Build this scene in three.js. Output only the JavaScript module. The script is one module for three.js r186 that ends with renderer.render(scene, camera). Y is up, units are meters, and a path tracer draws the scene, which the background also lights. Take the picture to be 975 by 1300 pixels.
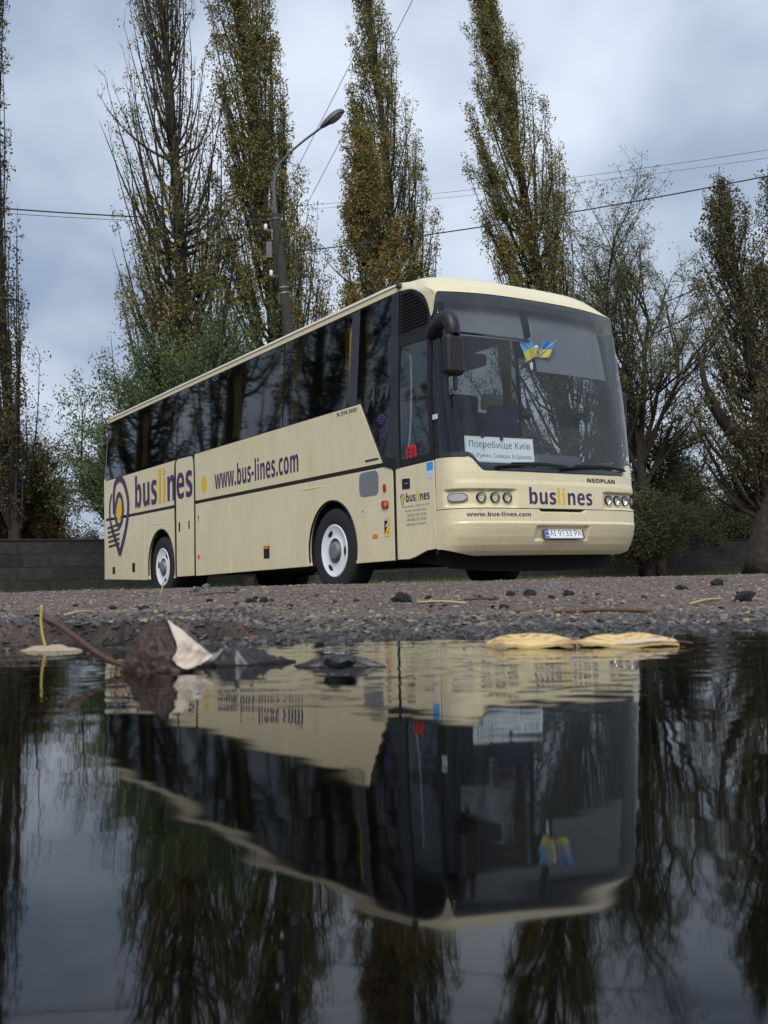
import * as THREE from 'three';
import { RoundedBoxGeometry } from 'three/addons/geometries/RoundedBoxGeometry.js';
import { mergeGeometries, toCreasedNormals } from 'three/addons/utils/BufferGeometryUtils.js';
import { TessellateModifier } from 'three/addons/modifiers/TessellateModifier.js';
import { FontLoader } from 'three/addons/loaders/FontLoader.js';
import { createNoise2D, createNoise3D } from 'simplex-noise';

const V3 = THREE.Vector3;
function rng(seed) { let a = seed >>> 0; return () => { a = (a + 0x6D2B79F5) | 0; let t = Math.imul(a ^ (a >>> 15), 1 | a); t = (t + Math.imul(t ^ (t >>> 7), 61 | t)) ^ t; return ((t ^ (t >>> 14)) >>> 0) / 4294967296; }; }
const clamp = (x, a = 0, b = 1) => Math.min(b, Math.max(a, x));
const sstep = (a, b, x) => { const t = clamp((x - a) / (b - a)); return t * t * (3 - 2 * t); };
const lerp = (a, b, t) => a + (b - a) * t;
function table(rows) { return (x) => { if (x <= rows[0][0]) return rows[0][1]; for (let i = 1; i < rows.length; i++) if (x <= rows[i][0]) { const [x0, y0] = rows[i - 1], [x1, y1] = rows[i]; return lerp(y0, y1, (x - x0) / (x1 - x0)); } return rows[rows.length - 1][1]; }; }
const n2 = createNoise2D(rng(11)), n2b = createNoise2D(rng(12)), n3 = createNoise3D(rng(13));
const fbm2 = (x, y, o = 4) => { let s = 0, a = 1, f = 1, t = 0; for (let i = 0; i < o; i++) { s += a * n2(x * f, y * f); t += a; a *= .5; f *= 2.03; } return s / t; };
const fbm3 = (x, y, z, o = 4) => { let s = 0, a = 1, f = 1, t = 0; for (let i = 0; i < o; i++) { s += a * n3(x * f, y * f, z * f); t += a; a *= .5; f *= 2.03; } return s / t; };

// ---------------------------------------------------------------- camera, sky, sun, exposure
const scene = new THREE.Scene();
const CAM_H = 0.11, FPX = 1302.85, PITCH = 0.0646, ROLL = 0.0242;
const camera = new THREE.PerspectiveCamera(2 * Math.atan(650 / FPX) * 180 / Math.PI, 3 / 4, 0.02, 1500);
camera.position.set(0, CAM_H, 0);
camera.rotation.order = 'YXZ';
camera.rotation.set(PITCH, 0, -ROLL);
camera.focus = 11.5;
camera.userData.fStop = 10;
scene.add(camera);

function makeSky() {
  const w = 1024, h = 512, d = new Float32Array(w * h * 4);
  for (let j = 0; j < h; j++) for (let i = 0; i < w; i++) {
    const e = ((j + .5) / h - .5) * Math.PI, p = ((i + .5) / w - .5) * 2 * Math.PI;
    const x = Math.cos(p) * Math.cos(e), y = Math.sin(e), z = Math.sin(p) * Math.cos(e), yy = Math.max(y, 0);
    const k = 1.6 / (yy + .35);
    const a = fbm3(x * k, z * k * .8 + 5, yy * 1.2, 5), b = fbm3(x * k * 2.6 + 9, z * k * 2.2, yy * 2 + 3, 5);
    const cl = clamp(.5 + .85 * a + .24 * b);
    const deep = [.135, .185, .275], pale = [.44, .485, .555];
    const low = Math.exp(-yy * 5.5) * .55, side = .30 * x + .04;
    const m = clamp(cl * .8 + low + side + .02);
    for (let c = 0; c < 3; c++) d[(j * w + i) * 4 + c] = y < -.02 ? [.05, .05, .052][c] : lerp(deep[c], pale[c], m) * (1 + .25 * yy);
    d[(j * w + i) * 4 + 3] = 1;
  }
  const t = new THREE.DataTexture(d, w, h, THREE.RGBAFormat, THREE.FloatType);
  t.mapping = THREE.EquirectangularReflectionMapping; t.magFilter = t.minFilter = THREE.LinearFilter; t.wrapS = THREE.RepeatWrapping; t.needsUpdate = true;
  return t;
}
const skyTex = makeSky();
scene.background = skyTex; scene.environment = skyTex;
const sun = new THREE.DirectionalLight(new THREE.Color(1, .97, .92), 1.5);
sun.position.set(-6, 40, 28); sun.target.position.set(0, 0, -12);
sun.castShadow = true; sun.shadow.radius = 60; sun.shadow.mapSize.set(2048, 2048);
Object.assign(sun.shadow.camera, { left: -45, right: 45, top: 45, bottom: -45, near: 1, far: 140 });
scene.add(sun, sun.target);
const EXPOSURE = 1.68;

// a photo pixel and a depth in metres give a point (depth = distance along the level view axis)
function rayOf(px, py) {
  const a = px - 487.5, b = 650 - py, c = Math.cos(ROLL), s = Math.sin(ROLL), u = (a * c + b * s) / FPX, v = (-a * s + b * c) / FPX;
  const cp = Math.cos(PITCH), sp = Math.sin(PITCH);
  const y = v * cp + sp, dd = cp - v * sp;
  return [u / dd, y / dd];
}
function at(px, py, depth) { const [x, y] = rayOf(px, py); return new V3(x * depth, CAM_H + y * depth, -depth); }
function onLevel(px, py, h = 0) { const [, y] = rayOf(px, py); return at(px, py, (h - CAM_H) / y); }

// ---------------------------------------------------------------- object helpers
const used = {};
function numbered(n) { const k = used[n] = (used[n] ?? -1) + 1; return k ? `${n}_${String(k).padStart(3, '0')}` : n; }
function tag(o, label, category, group, kind) { if (label) o.userData.label = label; if (category) o.userData.category = category; if (group) o.userData.group = group; if (kind) o.userData.kind = kind; return o; }
function mesh(name, g, m, parent, top = false) { if (Array.isArray(g)) g = merge(g); const o = new THREE.Mesh(g, m); o.name = top ? numbered(name) : name; o.castShadow = o.receiveShadow = true; parent.add(o); return o; }
function thing(name, label, category, pos = [0, 0, 0], turn = 0, group) { const o = new THREE.Group(); o.name = numbered(name); o.position.set(...pos); o.rotation.y = turn; tag(o, label, category, group); scene.add(o); return o; }
function merge(list) {
  list = list.map((g) => { g = g.index ? g.toNonIndexed() : g.clone(); for (const k of Object.keys(g.attributes)) if (!['position', 'normal', 'uv', 'color'].includes(k)) g.deleteAttribute(k); if (!g.attributes.uv) g.setAttribute('uv', new THREE.BufferAttribute(new Float32Array(g.attributes.position.count * 2), 2)); return g; });
  return list.length > 1 ? mergeGeometries(list) : list[0];
}
const M4 = (px, py, pz, rx = 0, ry = 0, rz = 0, sx = 1, sy = 1, sz = 1) => new THREE.Matrix4().compose(new V3(px, py, pz), new THREE.Quaternion().setFromEuler(new THREE.Euler(rx, ry, rz)), new V3(sx, sy, sz));
const box = (w, h, d, x, y, z, rx = 0, ry = 0, rz = 0) => new THREE.BoxGeometry(w, h, d).applyMatrix4(M4(x, y, z, rx, ry, rz));
const rbox = (w, h, d, r, x, y, z, rx = 0, ry = 0, rz = 0, seg = 2) => new RoundedBoxGeometry(w, h, d, seg, r).applyMatrix4(M4(x, y, z, rx, ry, rz));
function tube(pts, radii, sides = 6, cap = true) {           // tapered tube through points
  const n = pts.length, P = [], I = [], t = new V3(), u = new V3(), v = new V3(), ref = new V3();
  for (let i = 0; i < n; i++) {
    t.subVectors(pts[Math.min(n - 1, i + 1)], pts[Math.max(0, i - 1)]).normalize();
    if (i === 0) { ref.set(0, 0, 1); if (Math.abs(t.z) > .8) ref.set(1, 0, 0); }
    u.crossVectors(t, ref).normalize(); v.crossVectors(u, t).normalize(); ref.copy(v);
    const r = Array.isArray(radii) ? radii[i] : radii;
    for (let k = 0; k < sides; k++) { const a = k / sides * 2 * Math.PI; P.push(pts[i].x + r * (u.x * Math.cos(a) + v.x * Math.sin(a)), pts[i].y + r * (u.y * Math.cos(a) + v.y * Math.sin(a)), pts[i].z + r * (u.z * Math.cos(a) + v.z * Math.sin(a))); }
  }
  for (let i = 0; i < n - 1; i++) for (let k = 0; k < sides; k++) { const a = i * sides + k, b = i * sides + (k + 1) % sides; I.push(a, b, a + sides, b, b + sides, a + sides); }
  if (cap) for (let k = 1; k < sides - 1; k++) { I.push(0, k + 1, k); const o = (n - 1) * sides; I.push(o, o + k, o + k + 1); }
  const g = new THREE.BufferGeometry(); g.setAttribute('position', new THREE.Float32BufferAttribute(P, 3)); g.setIndex(I); g.computeVertexNormals();
  const uv = new Float32Array(P.length / 3 * 2); let L = 0; for (let i = 0; i < n; i++) { if (i) L += pts[i].distanceTo(pts[i - 1]); for (let k = 0; k < sides; k++) { uv[(i * sides + k) * 2] = k / sides * .6; uv[(i * sides + k) * 2 + 1] = L; } }
  g.setAttribute('uv', new THREE.BufferAttribute(uv, 2));
  return g;
}
const curve = (pts, n = 16) => new THREE.CatmullRomCurve3(pts).getPoints(n);
function sheetGeo(nu, nv, f, close = false) {                // f(u,v) -> V3, smooth normals
  const P = [], I = [], U = [];
  for (let j = 0; j <= nv; j++) for (let i = 0; i <= nu; i++) { const p = f(i / nu, j / nv); P.push(p.x, p.y, p.z); U.push(i / nu, j / nv); }
  for (let j = 0; j < nv; j++) for (let i = 0; i < nu; i++) { const a = j * (nu + 1) + i, b = a + 1, c = a + nu + 1, d = c + 1; I.push(a, b, c, b, d, c); }
  const g = new THREE.BufferGeometry(); g.setAttribute('position', new THREE.Float32BufferAttribute(P, 3)); g.setAttribute('uv', new THREE.Float32BufferAttribute(U, 2)); g.setIndex(I); g.computeVertexNormals(); return g;
}
function flip(g) { g = g.index ? g.toNonIndexed() : g; const p = g.attributes; for (const k of Object.keys(p)) { const a = p[k].array, s = p[k].itemSize; for (let i = 0; i < a.length; i += 3 * s) for (let c = 0; c < s; c++) { const t = a[i + s + c]; a[i + s + c] = a[i + 2 * s + c]; a[i + 2 * s + c] = t; } } return g; }

// ---------------------------------------------------------------- textures and materials
function noiseTex(size, fn, srgb = true) {
  const d = new Uint8Array(size * size * 4);
  for (let j = 0; j < size; j++) for (let i = 0; i < size; i++) { const c = fn(i / size, j / size); d.set([clamp(c[0]) * 255, clamp(c[1]) * 255, clamp(c[2]) * 255, 255], (j * size + i) * 4); }
  const t = new THREE.DataTexture(d, size, size); t.wrapS = t.wrapT = THREE.RepeatWrapping; t.magFilter = THREE.LinearFilter; t.minFilter = THREE.LinearMipmapLinearFilter; t.generateMipmaps = true; if (srgb) t.colorSpace = THREE.SRGBColorSpace; t.needsUpdate = true; return t;
}
// noise that repeats without a seam: a torus in 4 coordinates folded to two 3D samples
const loopN = (u, v, k, o = 3) => { const a = u * 2 * Math.PI, b = v * 2 * Math.PI; return .5 * (fbm3(Math.cos(a) * k, Math.sin(a) * k, Math.cos(b) * k + 7, o) + fbm3(Math.cos(a) * k + 3, Math.sin(a) * k + 5, Math.sin(b) * k, o)); };
const lin = (r, g, b) => new THREE.Color().setRGB(r, g, b);
const std = (c, roughness = .6, extra = {}) => new THREE.MeshStandardMaterial({ color: c, roughness, ...extra });
const phys = (c, roughness = .5, extra = {}) => new THREE.MeshPhysicalMaterial({ color: c, roughness, ...extra });

const concreteTex = noiseTex(512, (u, v) => { const a = loopN(u, v, 1.2, 5), b = loopN(u + .3, v + .2, 5, 3), g = .5 + .16 * a + .10 * b; return [g, g * .985, g * .95]; });
const concreteBump = noiseTex(256, (u, v) => { const g = .5 + .3 * loopN(u, v, 4, 4); return [g, g, g]; }, false);
const barkTex = noiseTex(256, (u, v) => { const a = loopN(u, v * .2, 3, 4), b = loopN(u, v, 6, 2), g = .5 + .28 * a + .15 * b; return [g, g * .96, g * .9]; });
const dirtTex = noiseTex(512, (u, v) => { const a = loopN(u, v, 1.4, 5), b = loopN(u + .4, v, 7, 3), g = .93 + .045 * a + .025 * b; return [g, g, g * .985]; });
const paintTex = noiseTex(1024, (u, v) => { const a = loopN(u, v, 1.1, 4), b = loopN(u + .4, v, 8, 3), st = Math.max(0, loopN(u * 1, v * .06 + .3, 9, 3) - .12) * Math.max(0, .4 + loopN(u + .6, v, 1.6, 2)), g = .95 + .035 * a + .02 * b - .22 * st; return [g, g * .995, g * .975 + .008 * a]; });
const groundTex = noiseTex(1024, (u, v) => { const a = loopN(u, v, 2.2, 5), b = loopN(u + .2, v + .7, 11, 4), c = loopN(u, v + .5, 26, 2), g = .62 + .15 * a + .16 * b + .22 * c; const r = .03 * a; return [g * 1.04 + r, g * .98, g * .96 - r]; });
const groundBump = noiseTex(512, (u, v) => { const g = .5 + .25 * loopN(u, v, 9, 3) + .25 * loopN(u, v, 22, 2); return [g, g, g]; }, false);

const MAT = {
  cream: phys(lin(.80, .71, .475), .38, { clearcoat: .35, clearcoatRoughness: .18, map: paintTex, bumpMap: paintTex, bumpScale: .006 }),
  black: std(lin(.007, .007, .008), .5),
  blackGloss: phys(lin(.008, .008, .010), .22, { clearcoat: .5, clearcoatRoughness: .1 }),
  blackMatt: std(lin(.006, .006, .0065), .92),
  pillar: std(lin(.03, .035, .045), .4),
  rubber: std(lin(.014, .014, .015), .8),
  hub: phys(lin(.74, .75, .77), .4),
  hubGrey: std(lin(.20, .21, .22), .5, { metalness: .3 }),
  purple: std(lin(.048, .02, .085), .45),
  yellow: std(lin(.72, .47, .02), .45),
  darkInk: std(lin(.02, .02, .024), .5),
  greyInk: std(lin(.16, .14, .12), .6),
  windscreen: phys(lin(.80, .84, .86), .02, { transmission: 1, thickness: 0, ior: 1.56, side: THREE.DoubleSide }),
  tinted: phys(lin(.42, .44, .44), .03, { transmission: 1, thickness: 0, ior: 1.56, side: THREE.DoubleSide }),
  clearGlass: phys(lin(.66, .69, .69), .03, { transmission: 1, thickness: 0, ior: 1.56, side: THREE.DoubleSide }),
  lens: phys(lin(.95, .95, .95), .04, { transmission: 1, thickness: 0, ior: 1.5, side: THREE.DoubleSide }),
  reflector: std(lin(.75, .76, .78), .18, { metalness: 1 }),
  chrome: std(lin(.6, .6, .62), .25, { metalness: 1 }),
  seat: std(lin(.035, .055, .13), .85),
  dash: std(lin(.05, .058, .072), .55),
  lining: std(lin(.055, .06, .07), .8),
  blind: std(lin(.14, .15, .16), .85),
  curtain: std(lin(.66, .46, .13), .9),
  tan: std(lin(.45, .33, .2), .8),
  orange: phys(lin(.75, .20, .03), .25),
  red: phys(lin(.35, .02, .015), .25),
  concrete: std(lin(.20, .19, .18), .9, { map: concreteTex, bumpMap: concreteBump, bumpScale: .006 }),
  wall: std(lin(.13, .125, .12), .95, { map: concreteTex, bumpMap: concreteBump, bumpScale: .01 }),
  wallB: std(lin(.105, .105, .10), .95, { map: concreteTex, bumpMap: concreteBump, bumpScale: .01 }),
  wallC: std(lin(.155, .15, .14), .95, { map: concreteTex, bumpMap: concreteBump, bumpScale: .01 }),
  steel: std(lin(.10, .105, .11), .55, { metalness: .5 }),
  cable: std(lin(.025, .027, .03), .7),
  bark: std(lin(.16, .135, .11), .95, { map: barkTex }),
};

// ---------------------------------------------------------------- ground and puddle
const BUS = { x: 1.8927, z: -10.5118, y: -0.022, yaw: 0.5645 };
const FW = new V3(Math.sin(BUS.yaw), 0, Math.cos(BUS.yaw)), LT = new V3(Math.cos(BUS.yaw), 0, -Math.sin(BUS.yaw));
function shore(x) { return 1.86 + .08 * fbm2(x * 1.1 + 3, .5, 3) + .035 * n2(x * 5, 2) + .012 * n2(x * 19, 7) + (x < -.3 ? -.05 * sstep(-.3, -.7, x) : 0); }
const rise = table([[0, 0], [.12, .006], [.5, .016], [1.2, .022], [3.2, .035], [5.5, .054], [7.2, .066], [8.2, .045], [9.6, -.03], [10.6, -.062], [13, -.09], [16, -.12], [24, -.10], [60, -.10], [500, 0]]);
function groundH(x, d) {
  const r = Math.hypot(x, d), e = d - shore(x);
  let h;
  if (d < .2 || e < -1.4) h = lerp(-.05, .03, clamp((-d + .1) / 1.2));
  else if (e < 0) h = -.05 * sstep(0, -.35, e) - .004 * sstep(0, -.03, e);
  else {
    h = rise(e);
    const broken = sstep(-.2, -.34, x) * sstep(-1.0, -.8, x);     // broken asphalt lip along the left of the water
    h += broken * .028 * sstep(.16, .19, e + .05 * n2(x * 9, 3)) * (1 - sstep(.6, 1.6, e)) - broken * .02 * sstep(.02, .08, e) * (1 - sstep(.14, .17, e + .05 * n2(x * 9, 3)));
    h -= .03 * sstep(2, 9, -x) * sstep(4, 8, e);
  }
  if (e < 0) h = Math.max(h, lerp(-.05, .022, sstep(1.3, 1.7, Math.abs(x))));
  const wide = clamp(Math.abs(e) / .4) * (1 - sstep(9, 14, r) * .8);
  h += wide * (.010 * fbm2(x * .9, d * .9 + 4, 3) + .006 * fbm2(x * 4 + 8, d * 4, 3));
  h += (e > 0 ? 1 : .4) * clamp(e / .05 + .4, .15, 1) * (1 - sstep(10, 20, r)) * (.0035 * fbm2(x * 18, d * 18, 3) + .0022 * n2b(x * 60, d * 60));
  h += .0065 * n2b(x * 11 + 4, d * 7) * sstep(-.28, -.05, e) * (1 - sstep(.06, .2, e));
  return h;
}
{
  const radii = []; for (let r = .12; r < 14; r *= 1.0085) radii.push(r); for (let r = 14; r < 1200; r *= 1.16) radii.push(r);
  const angs = []; const A = .50, NF = 430; for (let i = 0; i <= NF; i++) angs.push(-A + 2 * A * i / NF); const NB = 90; for (let i = 1; i < NB; i++) angs.push(A + (2 * Math.PI - 2 * A) * i / NB);
  const na = angs.length, P = new Float32Array((radii.length * na + 1) * 3), U = new Float32Array((radii.length * na + 1) * 2), C = new Float32Array((radii.length * na + 1) * 3), I = [];
  const put = (k, x, d) => {
    const h = groundH(x, d), e = d - shore(x); P.set([x, h, -d], k * 3); U.set([x / 1.7, d / 1.7], k * 2);
    const wet = 1 - sstep(.10, .42, e + .20 * fbm2(x * 3, d * 3, 3));     // wet, silty margin of the puddle
    const patch = fbm2(x * .35 + 2, d * .35, 3), g = 1 + .22 * patch + .12 * n2b(x * 2.1, d * 2.1);
    const dry = [.27 * g, .21 * g, .172 * g], w = [.050, .044, .041]; C.set([0, 1, 2].map((c) => lerp(dry[c], w[c], wet)), k * 3);
  };
  radii.forEach((r, j) => angs.forEach((a, i) => put(j * na + i, r * Math.sin(a), r * Math.cos(a))));
  const c0 = radii.length * na; put(c0, 0, 0);
  for (let j = 0; j < radii.length - 1; j++) for (let i = 0; i < na; i++) { const a = j * na + i, b = j * na + (i + 1) % na; I.push(a, b, a + na, b, b + na, a + na); }
  for (let i = 0; i < na; i++) I.push(c0, (i + 1) % na, i);
  const g = new THREE.BufferGeometry(); g.setAttribute('position', new THREE.BufferAttribute(P, 3)); g.setAttribute('uv', new THREE.BufferAttribute(U, 2)); g.setAttribute('color', new THREE.BufferAttribute(C, 3)); g.setIndex(I); g.computeVertexNormals();
  if (g.attributes.normal.getY(5) < 0) { for (let i = 0; i < I.length; i += 3) { const t = I[i]; I[i] = I[i + 1]; I[i + 1] = t; } g.setIndex(I); g.computeVertexNormals(); }
  const m = std(lin(1, 1, 1), .88, { vertexColors: true, map: groundTex, bumpMap: groundBump, bumpScale: .004 });
  tag(mesh('ground', g, m, scene, true), 'rough grey brown asphalt ground strewn with grit around the puddle', 'ground', null, 'structure');
}
{
  // the water: a sheet with small real ripples, finer cells towards the far shore
  const waves = []; const R = rng(77);
  for (let i = 0; i < 26; i++) { const L = .022 * Math.pow(9, R()), a = (R() - .5) * 1.5 + (R() < .5 ? Math.PI / 2 : -Math.PI / 2), slope = .0034 * Math.pow(L / .05, -.12); waves.push([2 * Math.PI / L * Math.cos(a), 2 * Math.PI / L * Math.sin(a), slope * L / 2 / Math.PI, R() * 6.283]); }
  const amp = (x, d) => (.17 + 1.15 * sstep(.7, 1.45, d)) * (.75 + .5 * fbm2(x * 2, d * 1.3, 2));
  const SWELL = -.0115, nd = 620, nx = 440, P = [], N = [], I = [];
  for (let j = 0; j <= nd; j++) {
    const d = -.9 + (j < 60 ? j / 60 * 1.05 : 1.05 + (j - 60) / (nd - 60) * 2.0);
    for (let i = 0; i <= nx; i++) {
      const x = (i / nx - .5) * 3.6; let y = 0, sx = 0, sd = 0; const am = amp(x, d);
      { const k = Math.exp(-(((d - .36) / .16) ** 2)) * SWELL / am; sd += k; y += k * (d - .36) * .3; } for (const [kx, kd, a, p] of waves) { const ph = kx * x + kd * d + p; y += a * Math.sin(ph); sx += a * kx * Math.cos(ph); sd += a * kd * Math.cos(ph); }
      P.push(x, y * am, -d); const n = new V3(-sx * am, 1, sd * am).normalize(); N.push(n.x, n.y, n.z);
    }
  }
  for (let j = 0; j < nd; j++) for (let i = 0; i < nx; i++) { const a = j * (nx + 1) + i, b = a + 1, c = a + nx + 1, e = c + 1; I.push(a, b, c, b, e, c); }
  const g = new THREE.BufferGeometry(); g.setAttribute('position', new THREE.Float32BufferAttribute(P, 3)); g.setAttribute('normal', new THREE.Float32BufferAttribute(N, 3)); g.setIndex(I);
  const m = phys(lin(.0022, .0021, .0018), .03, { ior: 1.333 });
  tag(mesh('puddle_water', g, m, scene, true), 'dark still puddle water mirroring the coach and the poplars', 'puddle', null, 'structure');
}

// ---------------------------------------------------------------- the coach. Bus frame: s metres back from the nose, h up, w across (w < 0 is the door side)
const font = await new FontLoader().loadAsync('fonts/droid/droid_sans_bold.typeface.json');
const fontR = await new FontLoader().loadAsync('fonts/droid/droid_sans_regular.typeface.json');
const HW = 1.275, SREAR = 11.75;
const s0 = table([[.30, .30], [.34, .235], [.38, .19], [.44, .145], [.52, .108], [.60, .082], [.655, .068], [.672, .082], [.80, .082], [1.05, .088], [1.09, .10], [1.17, .105], [1.30, .125], [1.7, .165], [2.2, .235], [2.7, .335], [3.05, .425], [3.12, .475], [3.18, .525], [3.24, .595], [3.29, .68], [3.33, .78]]);
const FN = 3.2, FD = .42, outline = [];                       // plan outline, front centre -> rear centre, one half
{
  const pts = []; for (let i = 0; i <= 60; i++) { const a = i / 60 * Math.PI / 2; pts.push([HW * Math.pow(Math.sin(a), 2 / FN), .08 + FD * (1 - Math.pow(Math.cos(a), 2 / FN))]); }
  for (let i = 1; i <= 200; i++) pts.push([HW, lerp(.5, 11.4, i / 200)]);
  for (let i = 1; i <= 60; i++) { const a = i / 60 * Math.PI / 2; pts.push([HW * Math.pow(Math.cos(a), 2 / 4), 11.4 + .35 * Math.pow(Math.sin(a), 2 / 4)]); }
  let q = 0; pts.forEach((p, i) => { if (i) q += Math.hypot(p[0] - pts[i - 1][0], p[1] - pts[i - 1][1]); outline.push([q, p[0], p[1]]); });
}
const QC = outline[60][0], QE = outline[outline.length - 1][0], qs = (s) => QC + s - .5;
function plan(q) { q = Math.min(q, QE); let lo = 0, hi = outline.length - 1; while (hi - lo > 1) { const m = (lo + hi) >> 1; if (outline[m][0] <= q) lo = m; else hi = m; } const a = outline[lo], b = outline[hi], t = (q - a[0]) / (b[0] - a[0]); return [lerp(a[1], b[1], t), lerp(a[2], b[2], t)]; }
const leanIn = (h) => 1 - .05 * Math.max(0, h - 2.1) / HW;
function skin(q, h) {                                         // q > 0 is the door side; returns bus-local x, y, z
  const side = q >= 0 ? -1 : 1; const [w, s] = plan(Math.abs(q));
  const fade = 1 - sstep(.08, lerp(.62, 1.55, sstep(3.02, 3.3, h)), s), rnd = 1 - .07 * sstep(3.08, 3.3, h) * (1 - sstep(.3, 1.2, s)), tuck = .07 * fade * Math.pow(clamp((.6 - h) / .27), 2) * sstep(.5, 1.2, w);
  const rl = sstep(11.2, 11.75, s) * .16 * sstep(2.0, 3.2, h);
  return new V3(side * w * leanIn(h) * rnd * (1 - tuck), h, -(s + (s0(h) - .08) * fade - rl));
}
function skinOff(q, h, off) {
  const p = skin(q, h); if (!off) return p;
  const e = .004, a = skin(q + e, h).sub(skin(q - e, h)), b = skin(q, h + e).sub(skin(q, h - e)); const n = a.cross(b).normalize();
  const c = new V3(0, p.y, -clamp(-p.z, 1.2, 10.5)); if (n.dot(p.clone().sub(c)) < 0) n.negate();
  return p.addScaledVector(n, off);
}
function gridPatch(q0, q1, lo, hi, nq, nh, off = 0, thick = 0) {
  lo = typeof lo === 'function' ? lo : ((v) => () => v)(lo); hi = typeof hi === 'function' ? hi : ((v) => () => v)(hi);
  const of = typeof off === 'function' ? off : () => off;
  const P = (u, v, dn) => { const q = lerp(q0, q1, u), h = lerp(lo(q), hi(q), v); return skinOff(q, h, of(q, h) - dn || 1e-5); };
  const list = [fixOut(sheetGeo(nq, nh, (u, v) => P(u, v, 0)))];
  if (thick) {
    list.push(sheetGeo(nq, 1, (u, v) => P(u, 0, v * thick)), sheetGeo(nq, 1, (u, v) => P(u, 1, v * thick)), sheetGeo(1, nh, (u, v) => P(0, v, u * thick)), sheetGeo(1, nh, (u, v) => P(1, v, u * thick)));
  }
  return merge(list);
}
function fixOut(g) { const p = g.attributes.position, n = g.attributes.normal; let s = 0; for (let i = 0; i < p.count; i += 7) { const z = -clamp(-p.getZ(i), 1.2, 10.5); s += n.getX(i) * p.getX(i) + n.getZ(i) * (p.getZ(i) - z); } if (s < 0) { const I = g.index.array; for (let i = 0; i < I.length; i += 3) { const t = I[i]; I[i] = I[i + 1]; I[i + 1] = t; } g.computeVertexNormals(); } return g; }
const poly = (pts) => { const s = new THREE.Shape(); pts.forEach(([x, y], i) => i ? s.lineTo(x, y) : s.moveTo(x, y)); s.closePath(); return s; };
function roundPoly(pts, r) {
  const s = new THREE.Shape(), n = pts.length, P = pts.map((p) => new THREE.Vector2(...p)); const R = (i) => Array.isArray(r) ? r[i] : r;
  for (let i = 0; i < n; i++) { const p = P[i], a = P[(i + n - 1) % n], b = P[(i + 1) % n], rr = Math.min(R(i), p.distanceTo(a) * .48, p.distanceTo(b) * .48); const p1 = p.clone().add(a.clone().sub(p).setLength(rr)), p2 = p.clone().add(b.clone().sub(p).setLength(rr)); if (rr < 1e-4) { i ? s.lineTo(p.x, p.y) : s.moveTo(p.x, p.y); continue; } i ? s.lineTo(p1.x, p1.y) : s.moveTo(p1.x, p1.y); s.quadraticCurveTo(p.x, p.y, p2.x, p2.y); }
  s.closePath(); return s;
}
// a panel on a flank: 2D shape in (s, h), outer face at off, pressed to thickness; far = the other flank
function flank(shape, { off = 0, thick = .025, bevel = .005, far = false, tess = 0 } = {}) {
  let g = new THREE.ExtrudeGeometry(shape, { depth: thick - 2 * bevel, bevelEnabled: bevel > 0, bevelThickness: bevel, bevelSize: bevel, bevelOffset: -bevel, bevelSegments: 2, curveSegments: 10 });
  g.translate(0, 0, bevel - thick);
  if (tess) g = new TessellateModifier(tess, 8).modify(g);
  const p = g.attributes.position;
  for (let i = 0; i < p.count; i++) { const s = p.getX(i), h = p.getY(i), z = p.getZ(i), w = HW * leanIn(h) + off + z; p.setXYZ(i, far ? w : -w, h, -s); }
  const uv = g.attributes.uv; for (let i = 0; i < p.count; i++) uv.setXY(i, p.getZ(i) / 3, p.getY(i) / 3);
  if (!far) g = flip(g);
  g.computeVertexNormals(); return g;
}
// print: thin flat shapes laid 2.5 mm proud of a flank or of the nose
function inkFlank(shapes, off = .0028) { let g = new THREE.ShapeGeometry(shapes, 8); const p = g.attributes.position; for (let i = 0; i < p.count; i++) p.setXYZ(i, -(HW * leanIn(p.getY(i)) + off), p.getY(i), -p.getX(i)); g = flip(g); g.computeVertexNormals(); return g; }
function inkNose(shapes, off = .003) { let g = new THREE.ShapeGeometry(shapes, 6), p = g.attributes.position; for (let i = 0; i < p.count; i++) { const v = skinOff(p.getX(i), p.getY(i), off); p.setXYZ(i, v.x, v.y, v.z); } g = flip(g); g.computeVertexNormals(); return g; }
// lay text out between x0 and x1 (x may run backwards) and y0..y1; returns one shape list per letter class
function layText(str, x0, x1, y0, y1, cls = () => 0, f = font) {
  const sz = 100, k = sz / f.data.resolution; let x = 0; const items = []; let bb = [1e9, -1e9, 1e9, -1e9];
  for (const [i, ch] of [...str].entries()) {
    const gl = f.data.glyphs[ch] ?? f.data.glyphs['?'];
    if (ch !== ' ') for (const sh of f.generateShapes(ch, sz)) { const pts = sh.extractPoints(6); const mv = (l) => l.map((p) => [p.x + x, p.y]); const o = mv(pts.shape), hs = pts.holes.map(mv); for (const [a, b] of o) bb = [Math.min(bb[0], a), Math.max(bb[1], a), Math.min(bb[2], b), Math.max(bb[3], b)]; items.push([cls(i, ch), o, hs]); }
    x += gl.ha * k;
  }
  const m = ([a, b]) => [lerp(x0, x1, (a - bb[0]) / (bb[1] - bb[0])), lerp(y0, y1, (b - bb[2]) / (bb[3] - bb[2]))];
  const out = {}; for (const [c, o, hs] of items) { const s = poly(o.map(m)); for (const h of hs) s.holes.push(new THREE.Path(h.map((q) => new THREE.Vector2(...m(q))))); (out[c] ??= []).push(s); }
  return out;
}
const arcPts = (cx, cy, r, a0, a1, n) => Array.from({ length: n + 1 }, (_, i) => { const a = lerp(a0, a1, i / n); return [cx + r * Math.cos(a), cy + r * Math.sin(a)]; });

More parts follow.
